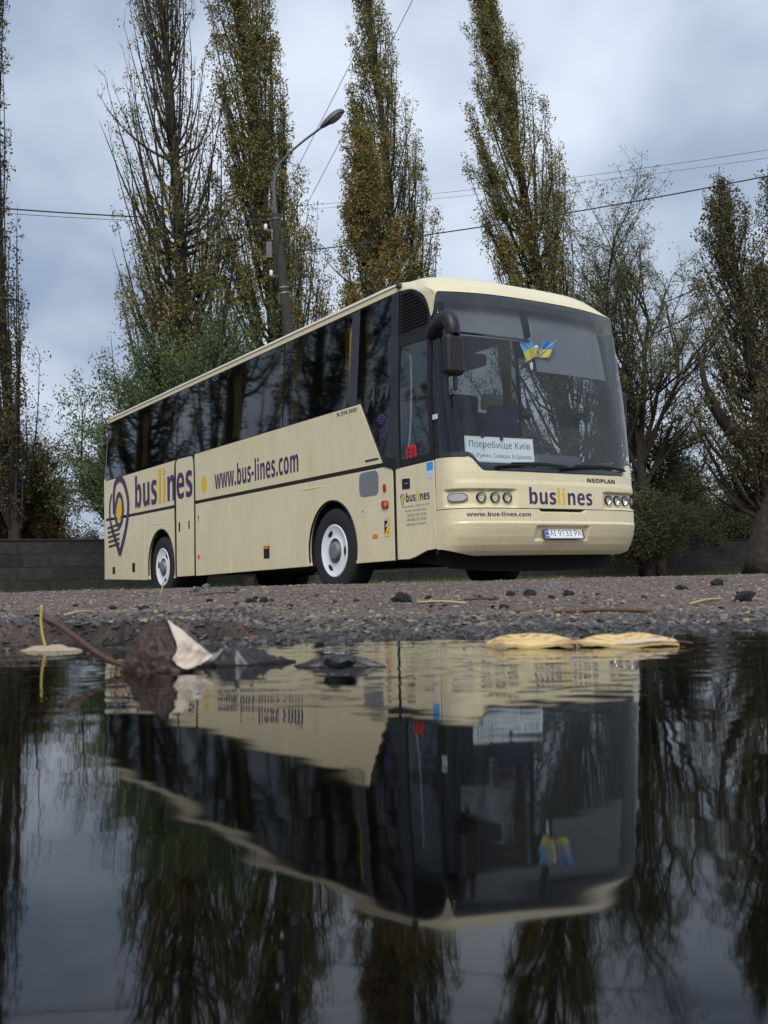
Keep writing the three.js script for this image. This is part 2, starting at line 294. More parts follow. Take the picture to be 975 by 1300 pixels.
const bus = thing('coach_bus', 'cream intercity coach with purple lettering parked beyond the puddle', 'bus', [BUS.x, BUS.y, BUS.z], BUS.yaw);
const busPoint = (s, h, w) => new V3(w, h, -s);
const hb = table([[.5, .40], [.75, .40], [1.0, .335], [1.3, .32], [3.3, .30], [5.6, .262], [7.3, .232], [9.1, .20], [11.6, .245]]);
const WHEELS = [{ s: 2.68, h: .47 }, { s: 8.43, h: .405 }], WR = .505, ARCH = [.565, .60];
const WLO = 2.115, WTOP = 3.2;
{
  // lower skirt panels, one per flap, with wheel arches cut out
  const hTop = 1.338;
  const skirts = [[1.335, 3.30, 0], [3.31, 5.60, -1], [5.61, 6.93, -1], [7.76, 9.225, 1], [9.235, 10.35, -1], [10.36, 11.44, -1]];
  for (const far of [false, true]) for (const [a, b, wh] of (far ? [[.56, 3.30, 0], [3.31, 5.60, -1], [5.61, 7.74, -1], [7.76, 9.225, 1], [9.235, 11.44, -1]] : skirts)) {
    const pts = [[a, hTop], [b, hTop], [b, hb(b)]];
    if (wh >= 0) { const W = WHEELS[wh], r = ARCH[wh], base = hb(W.s) - (W.h + .02), a1 = Math.asin(base / r); pts.push(...arcPts(W.s, W.h + .02, r, a1, Math.PI - a1, 28)); }
    pts.push([a, hb(a)]);
    mesh('side_panel', flank(poly(pts), { far }), MAT.cream, bus);
  }
  // raised lips over the arches and the wheel wells
  for (const far of [false, true]) WHEELS.forEach((W, i) => {
    const sg = far ? 1 : -1, pts = arcPts(W.s, W.h + .02, ARCH[i] + .006, -.25, Math.PI + .25, 30).filter((p) => p[1] > hb(W.s) + .01).map(([s, h]) => busPoint(s, h, sg * (HW + .001)));
    mesh('wheel_arch_lip', tube(pts, .012, 6), MAT.black, bus);
    mesh('wheel_well', sheetGeo(24, 1, (u, v) => { const a = lerp(-.35, Math.PI + .35, u); return busPoint(W.s + (ARCH[i] + .012) * Math.cos(a), W.h + .02 + (ARCH[i] + .012) * Math.sin(a), sg * lerp(HW - .026, .86, v)); }), MAT.blackMatt, bus);
  });
  // upper cream band, slanting down to the front door, and the black groove under it
  const gr = .046;
  mesh('side_panel', flank(poly([[6.93, 1.386], [1.535, 1.386], [1.985, WLO - .01], [6.93, WLO - .01]])), MAT.cream, bus);
  mesh('side_panel', flank(poly([[7.76, 1.386], [11.44, 1.386], [11.44, WLO - .01], [7.76, WLO - .01]])), MAT.cream, bus);
  mesh('side_panel', flank(poly([[2.22, 1.386], [11.44, 1.386], [11.44, WLO - .01], [2.22, WLO - .01]]), { far: true }), MAT.cream, bus);
  for (const [a, b] of [[1.45, 6.93], [7.76, 11.44]]) mesh('rub_strip', flank(poly([[a, 1.342], [b, 1.342], [b, 1.342 + gr - .006], [a, 1.342 + gr - .006]]), { off: -.008, thick: .02 }), MAT.black, bus);
  mesh('rub_strip', flank(poly([[.56, 1.342], [11.44, 1.342], [11.44, 1.382], [.56, 1.382]]), { off: -.008, thick: .02, far: true }), MAT.black, bus);
  // seam between lower panel before the door
  // middle door
  const md = roundPoly([[6.965, .245], [7.725, .236], [7.725, 2.11], [6.965, 2.095]], [.01, .01, .10, .10]);
  const mdoor = mesh('door', flank(md, { tess: .2, off: .002 }), MAT.cream, bus);
  const fr = roundPoly([[6.935, .215], [7.755, .208], [7.755, 2.145], [6.935, 2.13]], [.01, .01, .12, .12]); fr.holes.push(roundPoly([[6.97, .205], [7.72, .20], [7.72, 2.105], [6.97, 2.09]], [.01, .01, .10, .10]));
  mesh('door_seal', flank(poly([[6.93, .24], [7.76, .232], [7.76, 2.10], [6.93, 2.10]]), { off: -.012, thick: .02 }), MAT.black, mdoor);
  const sealPts = [[6.945, .24], [6.945, 1.98], [6.985, 2.08], [7.06, 2.115], [7.62, 2.128], [7.70, 2.09], [7.745, 2.0], [7.745, .235]];
  mesh('door_seal', tube(curve(sealPts.map(([s, h]) => busPoint(s, h, -HW * leanIn(h) - .002)), 60), .016, 6), MAT.black, mdoor);
  mesh('handle', flank(roundPoly([[7.56, .95], [7.62, .95], [7.62, 1.10], [7.56, 1.10]], .015), { off: .006, thick: .012, bevel: .003 }), MAT.black, mdoor);
  mesh('handle', flank(roundPoly([[7.155, .97], [7.205, .97], [7.205, 1.10], [7.155, 1.10]], .015), { off: .006, thick: .012, bevel: .003 }), MAT.black, mdoor);
  // vents, caps, lamps on the flank
  const plate = (name, s, h, w, ht, m, r = .01, off = .005) => mesh(name, flank(roundPoly([[s - w / 2, h - ht / 2], [s + w / 2, h - ht / 2], [s + w / 2, h + ht / 2], [s - w / 2, h + ht / 2]], r), { off, thick: .01, bevel: .002 }), m, bus);
  plate('vent', 10.94, .40, .14, .13, MAT.black); plate('vent', 9.82, .43, .14, .16, MAT.black);
  const mk = plate('vent', 4.45, .515, .17, .165, MAT.black); mesh('side_marker', flank(roundPoly([[4.39, .56], [4.51, .56], [4.51, .59], [4.39, .59]], .006), { off: .009, thick: .008, bevel: .002 }), MAT.orange, mk);
  plate('side_marker', 6.79, .53, .10, .055, MAT.orange, .012, .008); plate('side_marker', 1.71, .60, .10, .042, MAT.orange, .008, .008);
  plate('lock', 6.80, 1.13, .03, .07, MAT.red, .014); plate('lock', 6.80, 1.07, .025, .025, MAT.hubGrey, .012);
  plate('fuel_flap', 1.825, 1.185, .41, .275, MAT.pillar, .09, .004).material = std(lin(.17, .185, .20), .55);
  plate('side_marker', 1.495, 1.11, .055, .085, MAT.red, .027, .012);
  const tl = plate('turn_signal', 1.485, .93, .13, .082, MAT.red, .03, .02); mesh('turn_lens', flank(roundPoly([[1.43, .905], [1.49, .905], [1.49, .96], [1.43, .96]], .02), { off: .024, thick: .006, bevel: .002 }), MAT.orange, tl);
  mesh('keyhole', new THREE.CircleGeometry(.075, 20).applyMatrix4(M4(-HW - .002, .90, -1.97, 0, -Math.PI / 2, 0)), MAT.cream, bus);
  plate('lock', 1.965, .885, .03, .02, MAT.hubGrey, .008);
  plate('body_trim', 1.75, 1.445, .28, .022, MAT.pillar, .005, .006);
  for (const [s, h] of [[3.15, 1.25], [8.6, 1.13]]) mesh('body_ridge', tube(curve([busPoint(s + .4, h - .01, -HW + .016), busPoint(s + .2, h, -HW + .010), busPoint(s - .2, h, -HW + .010), busPoint(s - .4, h - .01, -HW + .016)], 14), .014, 10), MAT.cream, bus);
}
{
  // window band: black carcass rails and posts, five bonded panes, pillar, quarter glass
  const panes = [[2.235, 3.905], [3.935, 5.74], [5.77, 7.69], [7.72, 9.65], [9.68, 11.40]];
  for (const far of [false, true]) {
    mesh('window_rail', flank(poly([[1.33, WTOP - .05], [11.44, WTOP - .05], [11.44, WTOP + .012], [1.33, WTOP + .012]]), { off: -.006, thick: .05, far }), MAT.black, bus);
    mesh('window_rail', flank(poly([[2.0, WLO - .004], [11.44, WLO - .004], [11.44, WLO + .05], [2.0, WLO + .05]]), { off: -.008, thick: .05, far }), MAT.black, bus);
    for (const [a, b] of [[3.87, 3.97], [5.70, 5.81], [7.65, 7.76], [9.61, 9.72], [11.36, 11.45]]) mesh('window_post', flank(poly([[a, WLO + .05], [b, WLO + .05], [b, WTOP - .05], [a, WTOP - .05]]), { off: -.010, thick: .05, far }), MAT.black, bus);
    panes.forEach(([a, b], i) => {
      if (!far && i === 0) a = 2.245;
      mesh('side_window', flank(roundPoly([[a, WLO], [b, WLO], [b, WTOP], [a, WTOP]], .03), { off: 0, thick: .001, bevel: 0, far }), MAT.tinted, bus);
    });
  }
  mesh('window_pillar', flank(poly([[2.06, WLO], [2.24, WLO], [2.185, WTOP], [2.015, WTOP]]), { off: .002, thick: .05 }), MAT.pillar, bus);
  mesh('side_window', flank(poly([[1.33, 1.36], [1.505, 1.36], [1.99, WLO + .06], [2.05, WLO + .06], [2.01, WTOP], [1.33, WTOP]]), { off: 0, thick: .001, bevel: 0, tess: .3 }), MAT.tinted, bus);
  mesh('window_frame', tube([[1.345, 1.37], [1.50, 1.37], [1.985, WLO + .05]].map(([s, h]) => busPoint(s, h, -HW * leanIn(h) + .015)), .022, 6), MAT.black, bus);
  // driver side front window
  mesh('side_window', flank(roundPoly([[.75, 1.42], [2.2, 1.42], [2.2, WTOP - .22], [.75, 2.80]], .05), { off: -.004, thick: .001, bevel: 0, far: true, tess: .3 }), MAT.clearGlass, bus);
  mesh('window_frame', flank((() => { const s = poly([[.56, 1.386], [2.215, 1.386], [2.215, WTOP - .05], [1.25, WTOP - .06], [.60, 2.84]]); s.holes.push(poly([[.78, 1.45], [2.16, 1.45], [2.16, WTOP - .30], [.78, 2.74]])); return s; })(), { off: -.008, thick: .03, far: true, tess: .4 }), MAT.black, bus);
  // door post, front door
  mesh('door_post', flank(poly([[1.20, 1.29], [1.345, 1.29], [1.34, WTOP + .012], [1.20, WTOP + .012]]), { off: .006, thick: .06, tess: .4 }), MAT.blackGloss, bus);
  mesh('door_post', flank(poly([[1.275, .32], [1.335, .32], [1.335, 1.30], [1.275, 1.30]]), { off: -.006, thick: .03 }), MAT.black, bus);
  mesh('post_cap', flank(roundPoly([[1.25, 1.28], [1.50, 1.345], [1.50, 1.40], [1.40, 1.43], [1.25, 1.42]], .03), { off: .012, thick: .05 }), MAT.black, bus);
  const fd = mesh('door', flank(poly([[1.27, .325], [1.27, 1.292], [.565, 1.312], [.545, .415], [.72, .405], [.94, .345], [1.05, .325]]), { off: .003 }), MAT.cream, bus);
  const frame = poly([[1.255, 1.30], [.57, 1.32], [.605, 2.66], [1.24, 2.70]]); frame.holes.push(roundPoly([[1.19, 1.37], [.625, 1.39], [.645, 2.58], [1.17, 2.60]], .05));
  mesh('door_frame', flank(frame, { off: .002, thick: .05, tess: .3 }), MAT.black, fd);
  mesh('door_glass', flank(poly([[1.20, 1.36], [.61, 1.38], [.635, 2.60], [1.18, 2.62]]), { off: -.006, thick: .001, bevel: 0, tess: .3 }), MAT.clearGlass, fd);
  mesh('grab_rail', tube(curve([busPoint(1.14, 1.45, -HW + .06), busPoint(1.13, 1.6, -HW + .09), busPoint(1.11, 2.3, -HW + .12), busPoint(1.10, 2.5, -HW + .11)], 16), .014, 8), MAT.chrome, fd);
  mesh('handle', flank(roundPoly([[1.0, 1.06], [1.145, 1.065], [1.145, 1.175], [1.0, 1.17]], .012), { off: .009, thick: .012, bevel: .003 }), MAT.black, fd);
  mesh('handle_grip', flank(roundPoly([[1.03, 1.11], [1.09, 1.112], [1.09, 1.126], [1.03, 1.124]], .005), { off: .018, thick: .01, bevel: .003 }), MAT.chrome, fd);
  const ad = layText('buslines', 1.075, .645, .925, 1.02, (i) => i === 3 || i === 4 ? 1 : 0);
  mesh('lettering', inkFlank(ad[0], .0068), MAT.purple, fd); mesh('lettering', inkFlank(ad[1], .0068), MAT.yellow, fd);
  [['Таращанська, 134/22, оф. 109', 1.16, .66, .862], ['09100, Україна, Київ', 1.10, .72, .815], ['+38 044 232 10 05', 1.08, .72, .768], ['+38 066 232 10 08', 1.08, .72, .722], ['www.bus-lines.com', 1.08, .73, .676]].forEach(([t, a, b, h]) => { const l = layText(t, a, b, h, h + .028, () => 0, fontR); mesh('lettering', inkFlank(l[0], .0068), MAT.greyInk, fd); });
  { // small pin emblem on the door
    const ring = new THREE.Shape(); const tear = (cx, cy, r, tip) => { const p = arcPts(cx, cy, r, -.55, Math.PI + .55, 20); p.push([cx, cy - tip]); return p; };
    const o = poly(tear(1.145, .975, .042, .085)); o.holes.push(poly(tear(1.145, .975, .035, .070))); mesh('emblem', inkFlank([o, poly(arcPts(1.162, 0.985, .006, 0, 6.28, 8)), poly([[1.163, .965], [1.157, .965], [1.157, 1.008], [1.163, 1.008]])], .0068), MAT.purple, fd);
    mesh('emblem', inkFlank([poly(arcPts(1.143, .972, .018, 0, 6.28, 14))], .0072), MAT.yellow, fd);
  }
  mesh('sticker', flank(poly([[.575, 1.215], [.685, 1.212], [.685, 1.297], [.575, 1.30]]), { off: .0062, thick: .003, bevel: 0 }), std(lin(.03, .32, .75), .4), fd);
  mesh('sticker', flank(poly([[.573, 1.135], [.683, 1.132], [.684, 1.212], [.574, 1.215]]), { off: .0062, thick: .003, bevel: 0 }), std(lin(.55, .62, .68), .4), fd);
  const fi = mesh('sticker', flank(roundPoly([[.87, 1.37], [1.07, 1.365], [1.06, 1.48], [1.02, 1.51], [.88, 1.515]], .02), { off: -.002, thick: .002, bevel: 0 }), std(lin(.55, .015, .025), .5), fd);
  const ft = layText('Fi', 1.035, .915, 1.385, 1.485); mesh('lettering', inkFlank(ft[0], -.0005), MAT.darkInk, fi);
  // louvred panel above the door
  const lv = new THREE.Shape(); lv.moveTo(1.195, 2.70); lv.lineTo(.61, 2.66); lv.bezierCurveTo(.60, 2.9, .68, 3.06, .86, 3.14); lv.lineTo(.98, 3.185); lv.lineTo(1.195, 3.225); lv.closePath();
  const lp = mesh('louvre_panel', flank(lv, { off: -.004, thick: .03, tess: .3 }), MAT.black, bus);
  for (let i = 0; i < 12; i++) { const h = 2.755 + i * .036; const front = h < 2.85 ? .66 : .66 + .34 * Math.pow((h - 2.85) / .33, 1.6); if (front > 1.1) break; mesh('louvre', box(.018, .011, 1.165 - front, -(HW * leanIn(h)) - .004, h, -(1.165 + front) / 2, 0, 0, .5), MAT.blackGloss, lp); }
  mesh('drip_hook', rbox(.05, .05, .07, .015, -HW * leanIn(3.26) - .012, 3.265, -1.19), MAT.pillar, bus);
}
{
  // nose: bumper, upper panel with lamp pockets, number plate
  const Q1 = qs(.535);
  const wlo = (q) => 1.172 + .135 * sstep(.94, 1.10, Math.abs(q)) + .012 * (q / QC) ** 2;
  const pocket = (q, h) => { const a = Math.abs(q); const u = sstep(.57, .66, a) * (1 - sstep(1.36, 1.42, a)) * sstep(.815, .845, h + .02 * sstep(.9, .6, a)) * (1 - sstep(.975, 1.0, h)); return -.035 * u; };
  mesh('front_panel', gridPatch(-Q1, Q1, .805, wlo, 240, 60, pocket, .03), MAT.cream, bus);
  const recess = (q, h) => { const a = Math.abs(q + -.0); return -.028 * (1 - sstep(.33, .37, a)) * sstep(.475, .495, h) * (1 - sstep(.612, .632, h)) - .03 * (1 - sstep(.29, .33, a + (.795 - h) * 1.2)) * sstep(.766, .774, h); };
  const bl = (q) => .335 + .07 * sstep(1.0, QC, Math.abs(q));
  mesh('front_bumper', gridPatch(-Q1, Q1, bl, .797, 240, 70, recess, .03), MAT.cream, bus);
  mesh('bumper_seam', gridPatch(-Q1, Q1, .79, .812, 80, 1, -.016), MAT.black, bus);
  mesh('grille_slot', gridPatch(-.32, .32, .768, .800, 20, 2, -.0275), MAT.blackMatt, bus);
  mesh('lower_valance', gridPatch(-qs(1.2), qs(1.2), (q) => .17 + .06 * (q / QC) ** 2, .42, 100, 3, -.16), MAT.blackMatt, bus);
  // round lamps
  for (const sg of [-1, 1]) {
    for (const w of [.685, .83, .985]) {
      const q = sg * (w + .012), c = skinOff(q, .912, -.034), n = skinOff(q, .912, .1).sub(c).normalize().lerp(new V3(0, 0, 1), .6).normalize();
      const rot = new THREE.Quaternion().setFromUnitVectors(new V3(0, 1, 0), n), mx = new THREE.Matrix4().compose(c, rot, new V3(1, 1, 1));
      const hl = mesh('headlight', new THREE.LatheGeometry([[.050, -.02], [.052, .022], [.046, .026], [.044, .02], [.044, -.02]].map((p) => new THREE.Vector2(...p)), 28).applyMatrix4(mx), MAT.black, bus);
      mesh('reflector', new THREE.LatheGeometry([[.0, -.012], [.012, -.014], [.026, -.008], [.038, .006], [.044, .018]].map((p) => new THREE.Vector2(...p)), 28).applyMatrix4(mx), MAT.reflector, hl);
      mesh('bulb', new THREE.SphereGeometry(.011, 12, 8).applyMatrix4(M4(0, .0, 0)).applyMatrix4(mx), MAT.hub, hl);
      mesh('lens', new THREE.SphereGeometry(.09, 24, 6, 0, 6.2832, 0, .51).applyMatrix4(M4(0, -.058, 0)).applyMatrix4(mx), MAT.lens, hl);
    }
    const fg = mesh('turn_signal', gridPatch(sg * 1.14, sg * 1.37, (q) => .868 + .03 * Math.pow(Math.abs((Math.abs(q) - 1.255) / .115), 4), (q) => .958 - .03 * Math.pow(Math.abs((Math.abs(q) - 1.255) / .115), 4), 24, 8, -.012, .03), std(lin(.10, .10, .105), .35), bus);
    mesh('lens', gridPatch(sg * 1.15, sg * 1.36, (q) => .876 + .03 * Math.pow(Math.abs((Math.abs(q) - 1.255) / .105), 4), (q) => .95 - .03 * Math.pow(Math.abs((Math.abs(q) - 1.255) / .105), 4), 24, 8, -.008), phys(lin(.42, .38, .37), .22), fg);
  }
  // lettering on the nose: text runs along -q seen from outside
  const nt = layText('buslines', .44, -.42, .845, 1.02, (i) => i === 3 || i === 4 ? 1 : 0);
  mesh('lettering', inkNose(nt[0]), MAT.purple, bus); mesh('lettering', inkNose(nt[1]), MAT.yellow, bus);
  mesh('lettering', inkNose(layText('www.bus-lines.com', 1.16, .43, .722, .765)[0]), MAT.purple, bus);
  mesh('lettering', inkNose(layText('NEOPLAN', -.37, -.80, 1.09, 1.135)[0], .006), MAT.darkInk, bus);
  const mod = layText('N 316 SHD', 2.50, 2.05, 2.035, 2.08); mesh('lettering', inkFlank(mod[0]), MAT.darkInk, bus);
  // number plate
  const cv = document.createElement('canvas'); cv.width = 1024; cv.height = 224; const c = cv.getContext('2d');
  c.fillStyle = '#e9ecee'; c.fillRect(0, 0, 1024, 224); c.strokeStyle = '#15171c'; c.lineWidth = 8; c.strokeRect(8, 8, 1008, 208); c.fillStyle = '#1d4fa8'; c.fillRect(14, 14, 96, 196); c.fillStyle = '#e8c51a'; c.fillRect(34, 70, 56, 22); c.fillStyle = '#3f86d8'; c.fillRect(34, 46, 56, 24); c.fillStyle = '#fff'; c.font = 'bold 48px sans-serif'; c.textAlign = 'center'; c.fillText('UA', 62, 180);
  c.fillStyle = '#121317'; c.font = '178px sans-serif'; c.fillText('AI 9133 PA', 566, 176, 860);
  const tx = new THREE.CanvasTexture(cv); tx.colorSpace = THREE.SRGBColorSpace;
  const pp = skinOff(-.0, .55, -.008), np = mesh('number_plate', rbox(.56, .128, .012, .004, .02, pp.y, pp.z - .004, -.28), std(lin(.05, .05, .055), .5), bus);
  mesh('plate_face', new THREE.PlaneGeometry(.52, .114).applyMatrix4(M4(0, 0, .0075)).applyMatrix4(M4(.02, pp.y, pp.z - .004, -.28)), std(lin(1, 1, 1), .35, { map: tx }), np);
  // windscreen with its black border, roof over everything
  const QW = qs(.525), top = (q) => { const a = Math.abs(q), u = clamp((a - (QW - .27)) / .27); return 3.07 - .045 * (a / QW) ** 2 - .20 * (1 - Math.sqrt(Math.max(0, 1 - u * u))); };
  const ws = mesh('windscreen', gridPatch(-QW, QW, (q) => wlo(q) + .012, top, 120, 60, .002), MAT.windscreen, bus);
  const border = (q0, q1, lo, hi, nq, nh) => mesh('windscreen_border', gridPatch(q0, q1, lo, hi, nq, nh, -.006), MAT.black, ws);
  border(-QW, QW, (q) => top(q) - .085 - .03 * (1 - (q / QW) ** 2), top, 100, 4);
  border(-QW, QW, (q) => wlo(q) + .006, (q) => wlo(q) + .055, 100, 3);
  for (const sg of [-1, 1]) border(sg * (QW - .085), sg * QW, (q) => wlo(q) + .05, (q) => top(q) - .08, 6, 40);
  for (const sg of [-1, 1]) mesh('corner_post', gridPatch(sg * (QW - .01), sg * qs(.59), 1.30, 2.86, 6, 40, -.012), MAT.blackMatt, bus);
  mesh('corner_post', gridPatch(-qs(.59), -qs(.62), .38, 1.31, 2, 10, -.01), MAT.blackMatt, bus);
  mesh('door_seal', gridPatch(qs(.53), qs(.575), .36, 1.33, 4, 20, -.012), MAT.black, bus);
  // cream roof
  const rlow = (q) => { const a = Math.abs(q), s = a <= QC ? 0 : .5 + a - QC; if (a < QW) return top(q) + .012; if (s <= .60) return lerp(top(QW - 1e-4) + .012, 2.80, sstep(.525, .585, s)); if (s < 1.2) { const t = table([[.60, 2.80], [.62, 2.87], [.66, 2.96], [.72, 3.045], [.80, 3.105], [.90, 3.155], [1.0, 3.195], [1.2, 3.215]]); return t(s); } return 3.215; };
  const CUT = .35; 
  const roofP = (u, v) => {
    const q = lerp(-QE, QE, u), lo = rlow(q);
    const HB = 3.288;
    if (v < CUT) return skinOff(q, lerp(lo, HB, v / CUT), 1e-5);
    const b = skinOff(q, HB, 1e-5), k = (v - CUT) / (1 - CUT), ph = (k * k * .6 + k * .4) * Math.PI / 2, n = 2.7, fr = 1 - sstep(.35, 1.5, plan(Math.abs(q))[1]), kk = k * k * .5 + k * .5;
    const inn = lerp(1 - Math.pow(Math.max(0, Math.cos(ph)), 2 / n), kk, fr), up = lerp(Math.pow(Math.sin(ph), 2 / n), 1 - (1 - kk) ** 2, fr);
    const r = new V3(0, HB, -clamp(-b.z, 1.85, 10.7)); const p = b.clone().lerp(r, v >= 1 ? 1 : inn); p.y = HB + lerp(.115, .185, fr) * up; return p;
  };
  // finer steps in u round the nose and the tail
  const us = []; for (let i = 0; i <= 40; i++) us.push(i / 40 * (QE - qs(1.3)) / (2 * QE)); const u1 = us[us.length - 1]; for (let i = 1; i <= 260; i++) us.push(lerp(u1, 1 - u1, i / 260)); for (let i = 39; i >= 0; i--) us.push(1 - us[i]);
  const rp = sheetGeo(us.length - 1, 34, (u, v) => roofP(us[Math.round(u * (us.length - 1))], v));
  { const n = rp.attributes.normal; let k = 0; for (let i = 0; i < n.count; i++) k += n.getY(i); if (k < 0) { const I = rp.index.array; for (let i = 0; i < I.length; i += 3) { const t = I[i]; I[i] = I[i + 1]; I[i + 1] = t; } rp.computeVertexNormals(); } }
  mesh('roof', rp, MAT.cream, bus);
  for (const sg of [-1, 1]) mesh('gutter', tube([busPoint(1.25, 3.285, sg * (HW * leanIn(3.26) + .004)), busPoint(6, 3.285, sg * (HW * leanIn(3.26) + .004)), busPoint(11.35, 3.285, sg * (HW * leanIn(3.26) + .002))], .009, 6), MAT.hub, bus);
  // tail
  mesh('rear_panel', merge([gridPatch(qs(11.40), QE, .24, 2.14, 30, 20, -.001), gridPatch(-qs(11.40), -QE, .24, 2.14, 30, 20, -.001)]), MAT.cream, bus);
  mesh('rear_window', merge([gridPatch(qs(11.44), QE, 2.14, 3.235, 24, 10, -.004), gridPatch(-qs(11.44), -QE, 2.14, 3.235, 24, 10, -.004)]), MAT.blackGloss, bus);
  for (const h of [.80, .71, .40]) for (const sg of [-1, 1]) mesh('tail_light', gridPatch(sg * qs(11.62), sg * qs(11.9), h - .035, h + .035, 8, 2, .008, .015), h === .71 ? MAT.orange : MAT.red, bus);
  // wipers at the foot of the windscreen
  for (const [qa, qb, ha] of [[.82, -.10, 1.215], [-.02, -.98, 1.222]]) {
    const wp = mesh('wiper', tube(curve([skinOff(qa, ha, .03), skinOff(lerp(qa, qb, .3), ha + .018, .035), skinOff(lerp(qa, qb, .65), ha + .03, .035), skinOff(qb, ha + .012, .03)], 20), .012, 6), MAT.blackMatt, bus);
    mesh('wiper_blade', tube(curve([skinOff(lerp(qa, qb, .2), ha + .04, .018), skinOff(lerp(qa, qb, .6), ha + .052, .02), skinOff(qb, ha + .034, .018)], 16), .009, 6), MAT.rubber, wp);
    mesh('wiper_arm', tube([skinOff(qa, ha - .02, .01), skinOff(lerp(qa, qb, .5), ha + .04, .03)], .010, 6), MAT.blackMatt, wp);
  }
  // mirrors
  const arm = [busPoint(.57, 2.60, -1.25), busPoint(.40, 2.655, -1.30), busPoint(.20, 2.665, -1.36), busPoint(.08, 2.635, -1.385), busPoint(.03, 2.55, -1.39), busPoint(.02, 2.46, -1.39)];
  const mr = mesh('mirror', tube(curve(arm, 30), Array.from({ length: 31 }, (_, i) => .068 + .014 * Math.sin(i / 30 * Math.PI)), 14), MAT.black, bus);
  mesh('mirror_head', rbox(.225, .40, .13, .05, -1.39, 2.27, -.03, 0, .1, 0, 5), MAT.black, mr);
  mesh('mirror_glass', new THREE.PlaneGeometry(.19, .35).applyMatrix4(M4(-1.395, 2.27, -.098, 0, Math.PI + .1, 0)), MAT.reflector, mr);
  mesh('mirror_rod', tube([busPoint(.03, 2.10, -1.375), busPoint(.03, 1.93, -1.37)], .022, 8), MAT.black, mr);
  const mf = mesh('mirror', tube(curve([busPoint(.80, 2.40, 1.24), busPoint(.72, 2.42, 1.30), busPoint(.66, 2.36, 1.33), busPoint(.64, 2.25, 1.34)], 16), .04, 10), MAT.black, bus);
  mesh('mirror_head', rbox(.2, .50, .14, .05, 1.40, 1.98, -.64, 0, -.2, 0, 4), MAT.black, mf);
}
